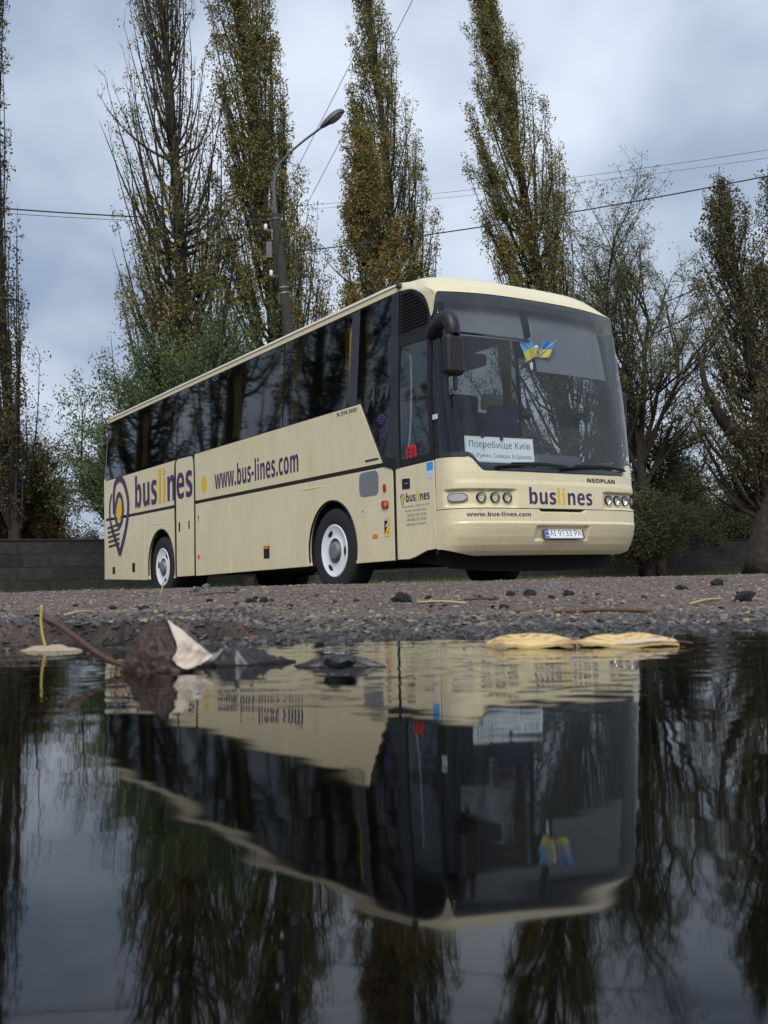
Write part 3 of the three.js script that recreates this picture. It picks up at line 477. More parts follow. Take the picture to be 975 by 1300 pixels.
{
  // wheels
  const tyre = new THREE.LatheGeometry([[.30, -.13], [.33, -.145], [.42, -.15], [.48, -.14], [.502, -.115], [.505, -.04], [.505, .04], [.502, .115], [.48, .14], [.42, .15], [.33, .145], [.30, .13]].map((p) => new THREE.Vector2(...p)), 48);
  const grooves = [-.075, -.025, .025, .075].map((y) => new THREE.TorusGeometry(.5045, .005, 4, 48).applyMatrix4(M4(0, y, 0, Math.PI / 2)));
  const cap = new THREE.LatheGeometry([[.315, .125], [.312, .142], [.30, .148], [.285, .138], [.25, .128], [.20, .118], [.165, .122], [.15, .128]].map((p) => new THREE.Vector2(...p)), 40);
  const hubG = new THREE.LatheGeometry([[.15, .126], [.142, .10], [.125, .095], [.11, .10], [.105, .15], [.095, .162], [0, .165]].map((p) => new THREE.Vector2(...p)), 32);
  for (const far of [false, true]) for (const [wi, W] of WHEELS.entries()) {
    const sg = far ? 1 : -1, mx = M4(sg * (HW - .165), W.h, -W.s, 0, 0, sg * -Math.PI / 2).multiply(M4(0, 0, 0, 0, wi * .9 + .5, 0));
    const wh = mesh('wheel', tyre.clone().applyMatrix4(mx), MAT.rubber, bus);
    mesh('hubcap', cap.clone().applyMatrix4(mx), MAT.hub, wh); mesh('hub', hubG.clone().applyMatrix4(mx), MAT.hubGrey, wh);
    mesh('tread', merge(grooves.map((g) => g.clone().applyMatrix4(mx))), MAT.blackMatt, wh);
    for (let k = 0; k < 3; k++) { const a = k * 2.094; mesh('hubcap_slot', new THREE.SphereGeometry(.03, 10, 6).applyMatrix4(M4(0, 0, 0, 0, 0, 0, 1, .28, 2.1)).applyMatrix4(M4(.232 * Math.cos(a), .126, .232 * Math.sin(a), 0, -a, 0)).applyMatrix4(mx), MAT.black, wh); }
    mesh('rim', new THREE.LatheGeometry([[.31, .13], [.30, -.1], [.05, -.1]].map((p) => new THREE.Vector2(...p)), 24).applyMatrix4(mx), MAT.blackMatt, wh);
    if (wi === 1) mesh('tyre', tyre.clone().applyMatrix4(M4(sg * (HW - .49), W.h, -W.s, 0, 0, Math.PI / 2)), MAT.rubber, wh);
  }
  // underside, floor, interior
  mesh('underbody', [box(1.66, .60, 10.6, 0, .62, -5.9), box(2.3, .3, 4.3, 0, .42, -5.5), box(2.3, .35, 1.7, 0, .45, -10.4), box(2.2, .3, .8, 0, .48, -1.45)], MAT.blackMatt, bus);
  mesh('axle', [new THREE.CylinderGeometry(.07, .07, 1.7, 10).applyMatrix4(M4(0, .40, -2.68, 0, 0, Math.PI / 2)), new THREE.CylinderGeometry(.12, .12, 1.4, 10).applyMatrix4(M4(0, .40, -8.43, 0, 0, Math.PI / 2))], MAT.blackMatt, bus);
  mesh('cabin_floor', [box(2.46, .06, 9.1, 0, 1.28, -6.85), box(2.46, .05, 2.0, 0, .93, -1.35), box(2.46, .36, .05, 0, 1.1, -2.33)], MAT.lining, bus);
  for (const sg of [-1, 1]) mesh('inner_lining', [box(.02, .84, 9.05, sg * 1.225, 1.70, -6.87), box(.02, sg > 0 ? .48 : .3, 1.7, sg * 1.225, sg > 0 ? 1.16 : 1.08, -1.45)], MAT.lining, bus);
  mesh('ceiling', [box(2.2, .03, 9.6, 0, 3.19, -6.5)], MAT.lining, bus);
  for (const sg of [-1, 1]) mesh('luggage_rack', rbox(.42, .16, 8.6, .04, sg * .94, 2.98, -7.0), MAT.lining, bus);
  mesh('dashboard', [sheetGeo(24, 8, (u, v) => { const w = lerp(-1.12, 1.12, u), b = Math.sqrt(Math.max(0, 1 - Math.pow(Math.abs(w) / 1.25, 3))); const s = lerp(.62 - .34 * b, .95, v); return busPoint(s, 1.17 + .05 * Math.sin(v * Math.PI) + .08 * Math.exp(-(((w - .62) / .32) ** 2)) * sstep(.3, .8, v), w); }), box(2.2, .45, .05, 0, .97, -.95), rbox(.72, .24, .22, .06, .60, 1.34, -.86, -.4), rbox(1.0, .14, .3, .05, -.35, 1.24, -.80, -.15)], MAT.dash, bus);
  const sw = mesh('steering_wheel', new THREE.TorusGeometry(.23, .016, 10, 40).applyMatrix4(M4(.62, 1.60, -1.14, -.85)), MAT.black, bus);
  mesh('steering_column', [tube([busPoint(.92, 1.36, .62), busPoint(1.13, 1.59, .62)], .035, 8), box(.44, .03, .04, .62, 1.595, -1.14, -.85)], MAT.black, sw);
  const seatAt = (s, w, y, m = MAT.seat, tall = .82) => { const st = mesh('seat', rbox(.46, .14, .48, .05, w, y + .42, -s), m, bus); mesh('backrest', rbox(.45, tall, .13, .06, w, y + .42 + tall / 2, -(s + .29), .18), m, st); mesh('seat_base', box(.36, .36, .36, w, y + .18, -s), MAT.blackMatt, st); return st; };
  const ds = seatAt(1.55, .62, .95); mesh('headrest', rbox(.30, .2, .1, .04, .62, 2.26, -1.98, .18), MAT.tan, ds);
  seatAt(1.62, -.55, .95, MAT.seat, .6);
  for (let r = 0; r < 11; r++) for (const w of [-.95, -.49, .49, .95]) { const st = seatAt(2.75 + r * .8, w, 1.31); if (r < 3) mesh('headrest', rbox(.27, .16, .025, .01, w, 2.44, -(2.75 + r * .8 + .285), .18), r === 1 && w < 0 ? MAT.tan : MAT.lining, st); }
  mesh('partition', [box(.5, .95, .04, -.6, 1.75, -2.42), box(.5, .9, .04, .72, 1.75, -2.38), tube([busPoint(2.4, 2.25, -.9), busPoint(2.4, 2.25, -.3)], .018, 8), tube([busPoint(2.4, 1.3, -.33), busPoint(2.4, 3.1, -.33)], .018, 8)], MAT.lining, bus);
  mesh('monitor', rbox(.5, .34, .08, .03, -.05, 2.86, -1.9, -.15), MAT.dash, bus);
  mesh('cool_box', rbox(.34, .5, .3, .04, -.02, 1.38, -1.45), MAT.lining, bus);
  // roller blinds behind the top of the windscreen
  const bl2 = (w0, w1, hLo) => mesh('sun_blind', sheetGeo(16, 6, (u, v) => { const w = lerp(w0, w1, u), h = lerp(hLo, 3.04, v); return busPoint(s0(h) + .09 + .25 * Math.pow(Math.abs(w) / 1.25, 3) * .6 + .004 * Math.sin(u * 40), h, w); }), MAT.blind, bus);
  bl2(-1.08, -.16, 2.60); bl2(-.06, 1.02, 2.28);
  mesh('blind_rod', tube([busPoint(.36, 2.6, -1.08), busPoint(.33, 2.6, -.16)], .012, 6), MAT.black, bus);
  // pleated curtains tied at the window posts
  for (const far of [false, true]) for (const s of [2.35, 3.72, 4.12, 5.55, 5.98, 7.5, 7.95, 9.45, 9.92, 11.15]) mesh('curtain', sheetGeo(26, 8, (u, v) => { const pinch = 1 - .35 * Math.exp(-(((v - .35) / .22) ** 2)), ss = s + (u - .5) * .25 * pinch; return busPoint(ss, lerp(WLO + .04, WTOP - .06, v), (far ? 1 : -1) * (HW * leanIn(lerp(WLO, WTOP, v)) - .085 + .02 * Math.sin(u * 6.283 * 4.5))); }), MAT.curtain, bus);
  mesh('curtain', sheetGeo(20, 8, (u, v) => busPoint(1.90 + (u - .5) * .16 * (1 - .3 * Math.exp(-(((v - .3) / .25) ** 2))), lerp(2.25, WTOP - .06, v), -(HW * leanIn(2.6) - .075 + .015 * Math.sin(u * 25)))), MAT.curtain, bus);
}
{
  // side lettering
  const t = layText('buslines', 9.70, 7.02, 1.465, 2.035, (i) => i === 3 || i === 4 ? 1 : 0);
  mesh('lettering', inkFlank(t[0], .0062), MAT.purple, bus); mesh('lettering', inkFlank(t[1], .0062), MAT.yellow, bus);
  mesh('lettering', inkFlank(layText('www.bus-lines.com', 6.15, 3.50, 1.49, 1.80)[0]), MAT.purple, bus);
  mesh('emblem', inkFlank([poly(arcPts(0, 0, 1, 0, 6.283, 26).map(([a, b]) => [6.565 + .105 * a, 1.61 + .125 * b]))]), MAT.yellow, bus);
  // pin emblem with a b, a drop and hatching
  const S = (pts) => poly(pts.map(([a, b]) => [10.60 - a, b])); // a to the front
  const band = (pts, w0, w1) => { const L = [], R = []; pts.forEach((p, i) => { const a = pts[Math.max(0, i - 1)], b = pts[Math.min(pts.length - 1, i + 1)], l = Math.hypot(b[0] - a[0], b[1] - a[1]), w = lerp(w0, w1, i / (pts.length - 1)) / 2, n = [-(b[1] - a[1]) / l * w, (b[0] - a[0]) / l * w]; L.push([p[0] + n[0], p[1] + n[1]]); R.unshift([p[0] - n[0], p[1] - n[1]]); }); return S([...L, ...R]); };
  const cr = (pts, n = 40) => new THREE.SplineCurve(pts.map((p) => new THREE.Vector2(...p))).getPoints(n).map((p) => [p.x, p.y]);
  const ink = [
    band(cr([[-.31, 1.45], [-.31, 1.75], [-.24, 1.98], [-.02, 2.075], [.22, 2.02], [.42, 1.82], [.52, 1.58], [.47, 1.32], [.32, 1.05], [.14, .82], [.02, .69]]), .12, .13),
    band(cr([[-.42, 1.83], [-.53, 1.68], [-.56, 1.50], [-.50, 1.30], [-.36, 1.10], [-.18, .92], [.03, .69]]), .06, .13),
    band(cr([[-.20, 1.60], [-.05, 1.78], [.12, 1.74], [.22, 1.55], [.19, 1.34], [.02, 1.21], [-.14, 1.28], [-.24, 1.42], [-.20, 1.60]]), .10, .09),
  ];
  ink.forEach((sh, i) => mesh('emblem', inkFlank([sh], .0062 + i * .0006), MAT.purple, bus));
  mesh('emblem', inkFlank([S(cr([[-.15, 1.52], [.0, 1.70], [.16, 1.54], [.13, 1.38], [.0, 1.32], [-.13, 1.38], [-.15, 1.52]], 30))], .0085), MAT.yellow, bus);
  for (let i = 0; i < 5; i++) { const h = 1.225 - i * .088; mesh('emblem', inkFlank([S([[-.70 + .02 * i, h - .04], [.02, h + .0], [.02, h + .035], [-.70 + .02 * i, h - .005]])], .009), MAT.darkInk, bus); }
  // warning sticker
  const cv = document.createElement('canvas'); cv.width = 128; cv.height = 256; const c = cv.getContext('2d'); c.fillStyle = '#d9a9c0'; c.fillRect(0, 0, 128, 256); c.fillStyle = '#f0c010'; c.fillRect(8, 34, 112, 214); c.fillStyle = '#141414'; c.beginPath(); c.moveTo(8, 40); c.lineTo(70, 40); c.lineTo(112, 90); c.lineTo(60, 140); c.lineTo(20, 220); c.lineTo(8, 220); c.fill(); c.fillStyle = '#e8e8e8'; c.beginPath(); c.moveTo(30, 110); c.lineTo(96, 60); c.lineTo(104, 80); c.lineTo(50, 130); c.fill(); c.fillStyle = '#141414'; c.fillRect(60, 190, 44, 8); c.fillRect(60, 206, 44, 8);
  const tx = new THREE.CanvasTexture(cv); tx.colorSpace = THREE.SRGBColorSpace;
  mesh('sticker', new THREE.PlaneGeometry(.115, .205).applyMatrix4(M4(-HW - .003, .685, -1.468, 0, -Math.PI / 2, 0)), std(lin(1, 1, 1), .45, { map: tx }), bus);
  // radio wave sticker on the quarter glass
  const wf = []; for (let k = 0; k < 4; k++) { const r = .025 + k * .03; const o = arcPts(1.53, 1.80, r + .008, .6, 2.54, 12), i = arcPts(1.53, 1.80, r - .008, 2.54, .6, 12); wf.push(poly([...o, ...i])); } wf.push(...(layText('WiFi', 1.585, 1.475, 1.72, 1.77)[0]), ...(layText('FREE', 1.585, 1.475, 1.66, 1.70)[0]));
  mesh('sticker', inkFlank(wf, .003), std(lin(.10, .03, .17), .5), bus);
  mesh('sticker', gridPatch(1.44, 1.55, 1.72, 1.77, 4, 1, .005), std(lin(.6, .63, .66), .5), bus);
}
// things carried inside the coach
function inBus(name, label, category, s, h, w, group) { const p = busPoint(s, h, w).applyMatrix4(M4(BUS.x, BUS.y, BUS.z, 0, BUS.yaw, 0)); return thing(name, label, category, [p.x, p.y, p.z], BUS.yaw, group); }
{
  const cv = document.createElement('canvas'); cv.width = 1024; cv.height = 400; const c = cv.getContext('2d'); c.fillStyle = '#e6ebec'; c.fillRect(0, 0, 1024, 400); c.strokeStyle = '#b9c1c4'; c.lineWidth = 6; c.strokeRect(6, 6, 1012, 388); c.fillStyle = '#20282c'; c.textAlign = 'center'; c.font = '150px sans-serif'; c.fillText('Погребище Київ', 512, 170, 950); c.font = '92px sans-serif'; c.fillText('ч/з Ружин, Сквира, Б.Церква', 512, 330, 960);
  const tx = new THREE.CanvasTexture(cv); tx.colorSpace = THREE.SRGBColorSpace;
  const sg = inBus('route_sign', 'white route board with black lettering propped behind the coach windscreen', 'sign', .315, 1.412, -.62);
  mesh('board', rbox(.80, .27, .012, .004, 0, 0, 0, -.12, -.16, -.035), std(lin(.75, .77, .77), .6), sg);
  mesh('board_face', new THREE.PlaneGeometry(.785, .255).applyMatrix4(M4(0, 0, .0075)).applyMatrix4(M4(0, 0, 0, -.12, -.16, -.035)), std(lin(1, 1, 1), .6, { map: tx }), sg);
  for (const x of [-.26, 0.02, .27]) mesh('clip', rbox(.03, .05, .03, .006, x, .13, .012 - x * .16), MAT.black, sg);
  const flagG = (sg) => sheetGeo(14, 8, (u, v) => new V3(sg * (.015 + u * .16), -.10 * u * .5 - v * .17 + .09 - .03 * u, .012 * Math.sin(u * 7 + v * 2)));
  [[-1, 2.545, -.10, 'pale blue and yellow pennant hanging inside the coach windscreen, fly towards the door'], [1, 2.53, -.005, 'blue and yellow pennant inside the coach windscreen, fly towards the driver']].forEach(([sd, h, w, label]) => {
    const f = inBus('small_flag', label, 'flag', .345, h, w, 'two pennants in the windscreen');
    const top = sd < 0 ? lin(.10, .42, .70) : lin(.04, .20, .60);
    const half = (v0, v1, m) => { const g = sheetGeo(12, 5, (u, v) => { const vv = lerp(v0, v1, v); return new V3(sd * (.02 + u * .165 - .05 * vv), .10 - vv * .2 - u * .045 * sd * -1, .012 * Math.sin(u * 7 + vv * 2)); }); mesh('cloth', g, m, f); };
    f.rotateZ(sd * -.22); half(0, .5, std(top, .8)); half(.5, 1, std(lin(.75, .62, .06), .8));
    mesh('stick', tube([new V3(sd * .20, .16, 0), new V3(-sd * .03, -.10, 0)], .004, 6), MAT.hub, f);
  });
  const pd = inBus('pendant', 'small white trident pendant hanging under the windscreen pennants', 'ornament', .34, 2.33, -.14);
  mesh('shield', new THREE.ExtrudeGeometry(poly([[-.02, .04], [.02, .04], [.02, -.01], [0, -.045], [-.02, -.01]]), { depth: .006, bevelEnabled: false }), MAT.hub, pd);
  mesh('cord', tube([new V3(0, .04, .003), new V3(.015, .45, -.005)], .003, 5), MAT.tan, pd);
  const oh = inBus('suction_hook', 'white suction hook between the two windscreen pennants', 'hook', .345, 2.52, -.055); mesh('cup', new THREE.SphereGeometry(.028, 14, 10).applyMatrix4(M4(0, .02, 0, 0, 0, 0, 1, 1, .6)), MAT.hub, oh); mesh('hook', new THREE.TorusGeometry(.02, .006, 6, 14, 4.5).applyMatrix4(M4(0, -.03, .01)), MAT.hub, oh);
}

// ---------------------------------------------------------------- concrete wall, square to the coach
{
  const wall = thing('concrete_wall', 'long low grey concrete block wall behind the coach', 'wall');
  const dir = LT.clone(), p0 = new V3(-10.7, 0, -33), R = rng(5);
  const bw = 1.9, bh = .415, turn = Math.atan2(-dir.z, dir.x);
  const variants = [0, 1, 2].map((k) => { const g = new RoundedBoxGeometry(bw - .008, bh - .008, .26, 1, .008); const uv = g.attributes.uv; for (let i = 0; i < uv.count; i++) uv.setXY(i, uv.getX(i) * .8 + k * .31, uv.getY(i) * .3 + k * .27); return g; });
  const mats = [MAT.wall, MAT.wallB, MAT.wallC];
  for (let i = -17; i < 26; i++) for (let r = 0; r < 4; r++) {
    const k = (i + (r % 2) * .5) * bw, p = p0.clone().addScaledVector(dir, k); const b = mesh('block', variants[Math.floor(R() * 3)], mats[Math.floor(R() * 3)], wall);
    b.position.set(p.x, -.10 + bh * (r + .5), p.z); b.rotation.y = turn; b.translateZ((R() - .5) * .012);
  }
  for (let i = -17; i < 26; i += 3) { const p = p0.clone().addScaledVector(dir, (i - .25) * bw); const c = mesh('coping', new RoundedBoxGeometry(bw * 3 - .015, .07, .32, 1, .012), MAT.wallB, wall); c.position.set(p.x + dir.x * bw, -.10 + bh * 4 + .036, p.z + dir.z * bw); c.rotation.y = turn; }
  { const c = p0.clone().addScaledVector(dir, 4.5 * bw), k = mesh('mortar_core', new THREE.BoxGeometry(43 * bw, bh * 4 - .03, .20), MAT.wallB, wall); k.position.set(c.x, -.11 + bh * 2, c.z); k.rotation.y = turn; }
  // grass along the wall foot
  const blade = new THREE.BufferGeometry(); const P = []; const Rg = rng(8); for (let i = 0; i < 7; i++) { const x = (Rg() - .5) * .2, z = (Rg() - .5) * .14, h = .06 + .14 * Rg(), l = (Rg() - .5) * .09; P.push(x - .008, 0, z, x + .008, 0, z, x + l, h, z + l * .6); } blade.setAttribute('position', new THREE.Float32BufferAttribute(P, 3)); blade.computeVertexNormals();
  const N = 5200, im = new THREE.InstancedMesh(blade, std(lin(1, 1, 1), .9, { side: THREE.DoubleSide }), N), m = new THREE.Matrix4(), c = new THREE.Color();
  for (let i = 0; i < N; i++) { const k = lerp(-32, 46, Rg()), off = .25 + 1.6 * Rg() * Rg() * (.4 + .6 * clamp(.5 + n2(k * .3, 2))), p = p0.clone().addScaledVector(dir, k); const x = p.x - dir.z * -off * -1, z = p.z; const q = new V3(p.x + (-dir.z) * 0, 0, p.z).addScaledVector(new V3(-FW.x, 0, -FW.z), -off); q.y = groundH(q.x, -q.z) - .01; m.compose(q, new THREE.Quaternion().setFromEuler(new THREE.Euler(0, Rg() * 6.28, 0)), new V3(1, .6 + .8 * Rg(), 1)); im.setMatrixAt(i, m); im.setColorAt(i, c.setRGB(.06 + .05 * Rg(), .10 + .05 * Rg(), .02)); }
  im.name = 'grass'; tag(im, 'thin green grass along the foot of the block wall', 'grass', null, 'stuff'); scene.add(im);
}
// ---------------------------------------------------------------- trees
function leafClump(n, size, spread, seed, long = 1.25, droop = 0) {
  const R = rng(seed), P = [];
  for (let i = 0; i < n; i++) {
    const c = new V3((R() - .5), (R() - .5) - droop * R(), (R() - .5)).multiplyScalar(spread * 2), e = new THREE.Euler(R() * 6.28, R() * 6.28, R() * 6.28), s = size * (.7 + .6 * R());
    const q = [[0, -long, 0], [.62, -.2, .12], [0, 0, 0], [-.62, -.2, .12], [0, long, -.1]].map((v) => new V3(...v).multiplyScalar(s * .5).applyEuler(e).add(c));
    for (const [a, b, d] of [[0, 1, 2], [0, 2, 3], [1, 4, 2], [2, 4, 3]]) P.push(...q[a].toArray(), ...q[b].toArray(), ...q[d].toArray());
  }
  const g = new THREE.BufferGeometry(); g.setAttribute('position', new THREE.Float32BufferAttribute(P, 3)); g.computeVertexNormals(); return g;
}
const clumpPoplar = [leafClump(7, .085, .13, 1), leafClump(8, .08, .15, 2)];
const clumpSmall = [leafClump(8, .055, .16, 3, 1.8), leafClump(9, .06, .18, 4, 1.6)];
const clumpFrond = [leafClump(14, .065, .17, 5, 1.7, .5), leafClump(16, .06, .19, 6, 1.8, .6)];
const leafMat = phys(lin(1, 1, 1), .9, { transmission: .30, thickness: 0, side: THREE.DoubleSide });
function finishTree(t, wood, bark, pts, clumps, cols, R, spread = 1) {
  const [trunkG, branchG] = wood;
  mesh('trunk', trunkG, bark, t);
  mesh('branches', branchG, bark, t);
  const half = Math.ceil(pts.length / 2), m = new THREE.Matrix4(), c = new THREE.Color(), q = new THREE.Quaternion(), e = new THREE.Euler(), s = new V3();
  if (!pts.length) return t;
  for (let k = 0; k < 2; k++) {
    const part = k ? pts.slice(half) : pts.slice(0, half); if (!part.length) continue;
    const im = new THREE.InstancedMesh(clumps[k], leafMat, part.length); im.name = 'crown'; im.userData.kind = 'stuff'; im.castShadow = im.receiveShadow = true;
    part.forEach((p, i) => { const sc = (.65 + .7 * R()) * spread; m.compose(p, q.setFromEuler(e.set(R() * 6.28, R() * 6.28, R() * 6.28)), s.set(sc, sc, sc)); im.setMatrixAt(i, m); const a = cols[Math.floor(R() * cols.length)], j = .7 + .6 * R(); im.setColorAt(i, c.setRGB(a[0] * j, a[1] * j, a[2] * j)); });
    t.add(im);
  }
  return t;
}
const AUT = [[.20, .19, .04], [.25, .20, .04], [.16, .18, .045], [.125, .155, .04], [.31, .23, .04], [.17, .135, .035]];
const GRN = [[.075, .13, .035], [.09, .15, .035], [.125, .16, .035], [.06, .11, .035]];
const DRK = [[.07, .075, .026], [.09, .088, .028], [.11, .092, .026], [.062, .066, .026]];
const PAL = [[.12, .14, .05], [.10, .125, .055], [.15, .155, .05], [.10, .105, .04]];
// a fastigiate poplar: many stems that leave the trunk and rise almost upright
function poplar(label, pos, o) {
  const { H, R: rad, lean = 0, leanZ = 0, seed, stems = 60, leaf = 1, bare = 1.1, cols = AUT, tr = .3, group, bark = MAT.bark, low = .06, thin: th = .08 } = o;
  const R = rng(seed), t = thing('poplar_tree', label, 'tree', [pos.x, pos.y, pos.z], 0, group), G = [], tips = [];
  const ph = R() * 6, cen = (u) => new V3(lean * H * Math.pow(u, 1.5) + .25 * Math.sin(u * 5 + ph), H * u, leanZ * H * u + .25 * Math.cos(u * 4 + ph));
  const env = (u) => rad * Math.min(1, .42 + u / .22 * .58) * Math.pow(Math.max(0, 1 - u), .62) * (1 + .18 * Math.sin(u * 17 + ph));
  const tp = [], trr = []; for (let i = 0; i <= 18; i++) { tp.push(cen(i / 18 * .97)); trr.push(tr * (1.25 * Math.exp(-i * .9) * .5 + Math.pow(1 - i / 18, .8)) + .008); }
  const trunkG = tube(tp, trr, 10);
  const addLeaves = (a, b, u, den) => { const thin = lerp(1, th, sstep(bare - .12, bare + .1, u)); const n = Math.round(den * leaf * thin * (.6 + .8 * R()) * a.distanceTo(b) * 10.5); for (let i = 0; i < n; i++) { const p = a.clone().lerp(b, R()); p.x += (R() - .5) * .28; p.y += (R() - .6) * .3; p.z += (R() - .5) * .28; tips.push(p); } };
  for (let i = 0; i < stems; i++) {
    const u0 = low + (.86 - low) * Math.pow(R(), 1.15), az = R() * 6.283, len = (.10 + .26 * R()) * (1 - u0 * .45), u1 = Math.min(1.0, u0 + len), r1 = env(Math.min(.99, u1)) * (.4 + .6 * Math.sqrt(R())), n = 7, pts = [], rr = [], wob = R() * 6;
    const r0 = .018 + tr * .20 * (1 - u0) * (.5 + R());
    for (let k = 0; k <= n; k++) { const v = k / n, u = lerp(u0, u1, v), c = cen(u), rd = r1 * Math.pow(v, .5); pts.push(new V3(c.x + rd * Math.cos(az + .2 * Math.sin(wob + v * 3)), c.y, c.z + rd * Math.sin(az + .2 * Math.sin(wob + v * 3)))); rr.push(lerp(r0, .006, Math.pow(v, .8))); }
    G.push(tube(pts, rr, 5, false));
    const den = clamp(.55 + .8 * fbm2(az * 1.3 + seed, u0 * 5, 2), .1, 1.3);
    const subs = Math.round(3 + 7 * len * 4 * (.6 + .6 * R()));
    for (let k = 0; k < subs; k++) {
      const v = .12 + .88 * R(), a = Math.min(n - 1, Math.floor(v * n)), p = pts[a].clone().lerp(pts[a + 1], v * n - a), sa = R() * 6.283, sl = (.35 + .85 * R()) * (1.15 - .55 * v), out = .28 + .35 * R();
      const d = new V3(Math.cos(sa) * out + lean * .8 - .16, .95, Math.sin(sa) * out).normalize(), q1 = p.clone().addScaledVector(d, sl * .5), q2 = p.clone().addScaledVector(d, sl); q2.y += sl * .08; q2.x -= .06 * sl;
      G.push(tube([p, q1, q2], [.011, .008, .004], 3, false));
      addLeaves(p, q2, q2.y / H, den * 1.75);
    }
    addLeaves(pts[3], pts[n], pts[n].y / H, den * .5);
  }
  return finishTree(t, [trunkG, merge(G)], bark, tips, clumpPoplar, cols, R, o.spread ?? 1);
}
// a broad-crowned tree: limbs that fork three times
function broadTree(label, pos, o) {
  const { H, trunkH = .3, seed, forks = 6, spread = .8, leaf = 1, cols = GRN, tr = .2, group, bark = MAT.bark, clumps = clumpSmall, droop = 0, levels = 3, lean = 0, name = 'broadleaf_tree', size = 1 } = o;
  const R = rng(seed), t = thing(name, label, 'tree', [pos.x, pos.y, pos.z], 0, group), G = [], tips = [];
  const top = new V3(lean, H * trunkH, 0), tp = [new V3(0, -.05, 0), new V3(lean * .3, H * trunkH * .5, .05), top], trunkG = tube(tp, [tr * 1.35, tr * 1.02, tr * .8], 10);
  const grow = (p, d, len, r, lv) => {
    const n = 4, pts = [p], rr = [r], dd = d.clone(); let q = p;
    for (let k = 1; k <= n; k++) { dd.x += (R() - .5) * .34; dd.y += (R() - .42) * .26 + (lv < 2 ? .06 : -droop * .12); dd.z += (R() - .5) * .34; dd.normalize(); q = q.clone().addScaledVector(dd, len / n); pts.push(q); rr.push(Math.max(.004, r * (1 - .42 * k / n))); }
    G.push(tube(pts, rr, lv < 2 ? 6 : 3, false));
    if (lv >= levels) { const m = Math.round(leaf * len * (5 + 8 * R())); for (let i = 0; i < m; i++) { const a = Math.floor(R() * n), c = pts[a].clone().lerp(pts[a + 1], R()); c.x += (R() - .5) * .4; c.y += (R() - .5 - droop * .4) * .4; c.z += (R() - .5) * .4; tips.push(c); } return; }
    const kids = lv === 0 ? 5 : 5; for (let i = 0; i < kids; i++) { const a = 1 + Math.floor(R() * n), s = pts[a], nd = dd.clone().multiplyScalar(.9).add(new V3(R() - .5, (R() - .45) * .9, R() - .5).multiplyScalar(1.5)).normalize(); grow(s, nd, len * (.45 + .3 * R()), rr[a] * .68, lv + 1); }
  };
  for (let i = 0; i < forks; i++) { const az = i / forks * 6.283 + R(), y = lerp(.35, 1, Math.pow(R(), .5)), s = new V3(lean * y, H * trunkH * y, 0); grow(s, new V3(Math.cos(az) * spread, .75 + .5 * R(), Math.sin(az) * spread).normalize(), H * (1 - trunkH) * (.38 + .26 * R()), tr * .55, 0); }
  grow(top, new V3(lean * .1, 1, 0).normalize(), H * (1 - trunkH) * .55, tr * .7, 0);
  return finishTree(t, [trunkG, merge(G)], bark, tips, clumps, cols, R, size);
}
const foot = (px, depth) => { const p = at(px, 700, depth); p.y = groundH(p.x, depth) - .02; return p; };
const PG = 'poplars behind the wall';
poplar('nearly leafless slim poplar with drooping twigs, beside the pale end of the wall', foot(14, 33), { H: 27, R: 1.35, lean: -.02, seed: 21, stems: 80, leaf: .45, tr: .17, cols: DRK, group: PG });
poplar('tall poplar with bare grey upper stems, beside the lamp post poplar', foot(262, 38), { H: 28.5, R: 4.4, lean: -.085, seed: 22, stems: 260, leaf: .62, bare: .50, thin: .22, tr: .36, group: PG, inner: .2 });
poplar('dense olive poplar directly behind the lamp post', foot(356, 39), { H: 30, R: 3.3, lean: -.05, seed: 23, stems: 170, leaf: 1.0, tr: .36, group: PG });
poplar('thin sparse poplar seen past the lamp post arm', foot(384, 52), { H: 25.5, R: 1.7, lean: -.03, seed: 24, stems: 70, leaf: .35, tr: .2, cols: DRK, group: PG });
poplar('tall narrow poplar rising out of the yellow leaved poplar', foot(536, 44), { H: 29.5, R: 3.5, lean: -.085, seed: 25, stems: 160, leaf: .95, tr: .34, group: PG });
poplar('shorter broad poplar with yellowing leaves in front of a taller one', foot(492, 41), { H: 19, R: 3.8, lean: -.05, seed: 26, stems: 130, leaf: 1.25, tr: .26, cols: [[.24, .18, .03], [.19, .16, .03], [.12, .135, .035], [.30, .19, .03]], group: PG });
poplar('tall poplar leaning over the coach roof, towards the lamp post', foot(744, 46), { H: 29, R: 4.6, lean: -.15, seed: 27, stems: 210, leaf: 1.05, tr: .42, group: PG });
// off to the side, in a row with the others: mirrored by the coach windows
for (const [x, d, H, sd] of [[-16, 30.5, 25, 31], [-20.5, 27, 27, 32], [-25.5, 25, 24, 33], [-30, 22, 26, 34], [-35, 20, 27, 35], [-24, 34, 24, 36], [-31, 30, 25, 37]]) poplar('sparse poplar in the row that runs on past the end of the view', new V3(x, -.12, -d), { H, R: 3.4, seed: sd, stems: 70, leaf: .6, tr: .42, cols: DRK, group: 'poplars out to the side', spread: 1.3 });
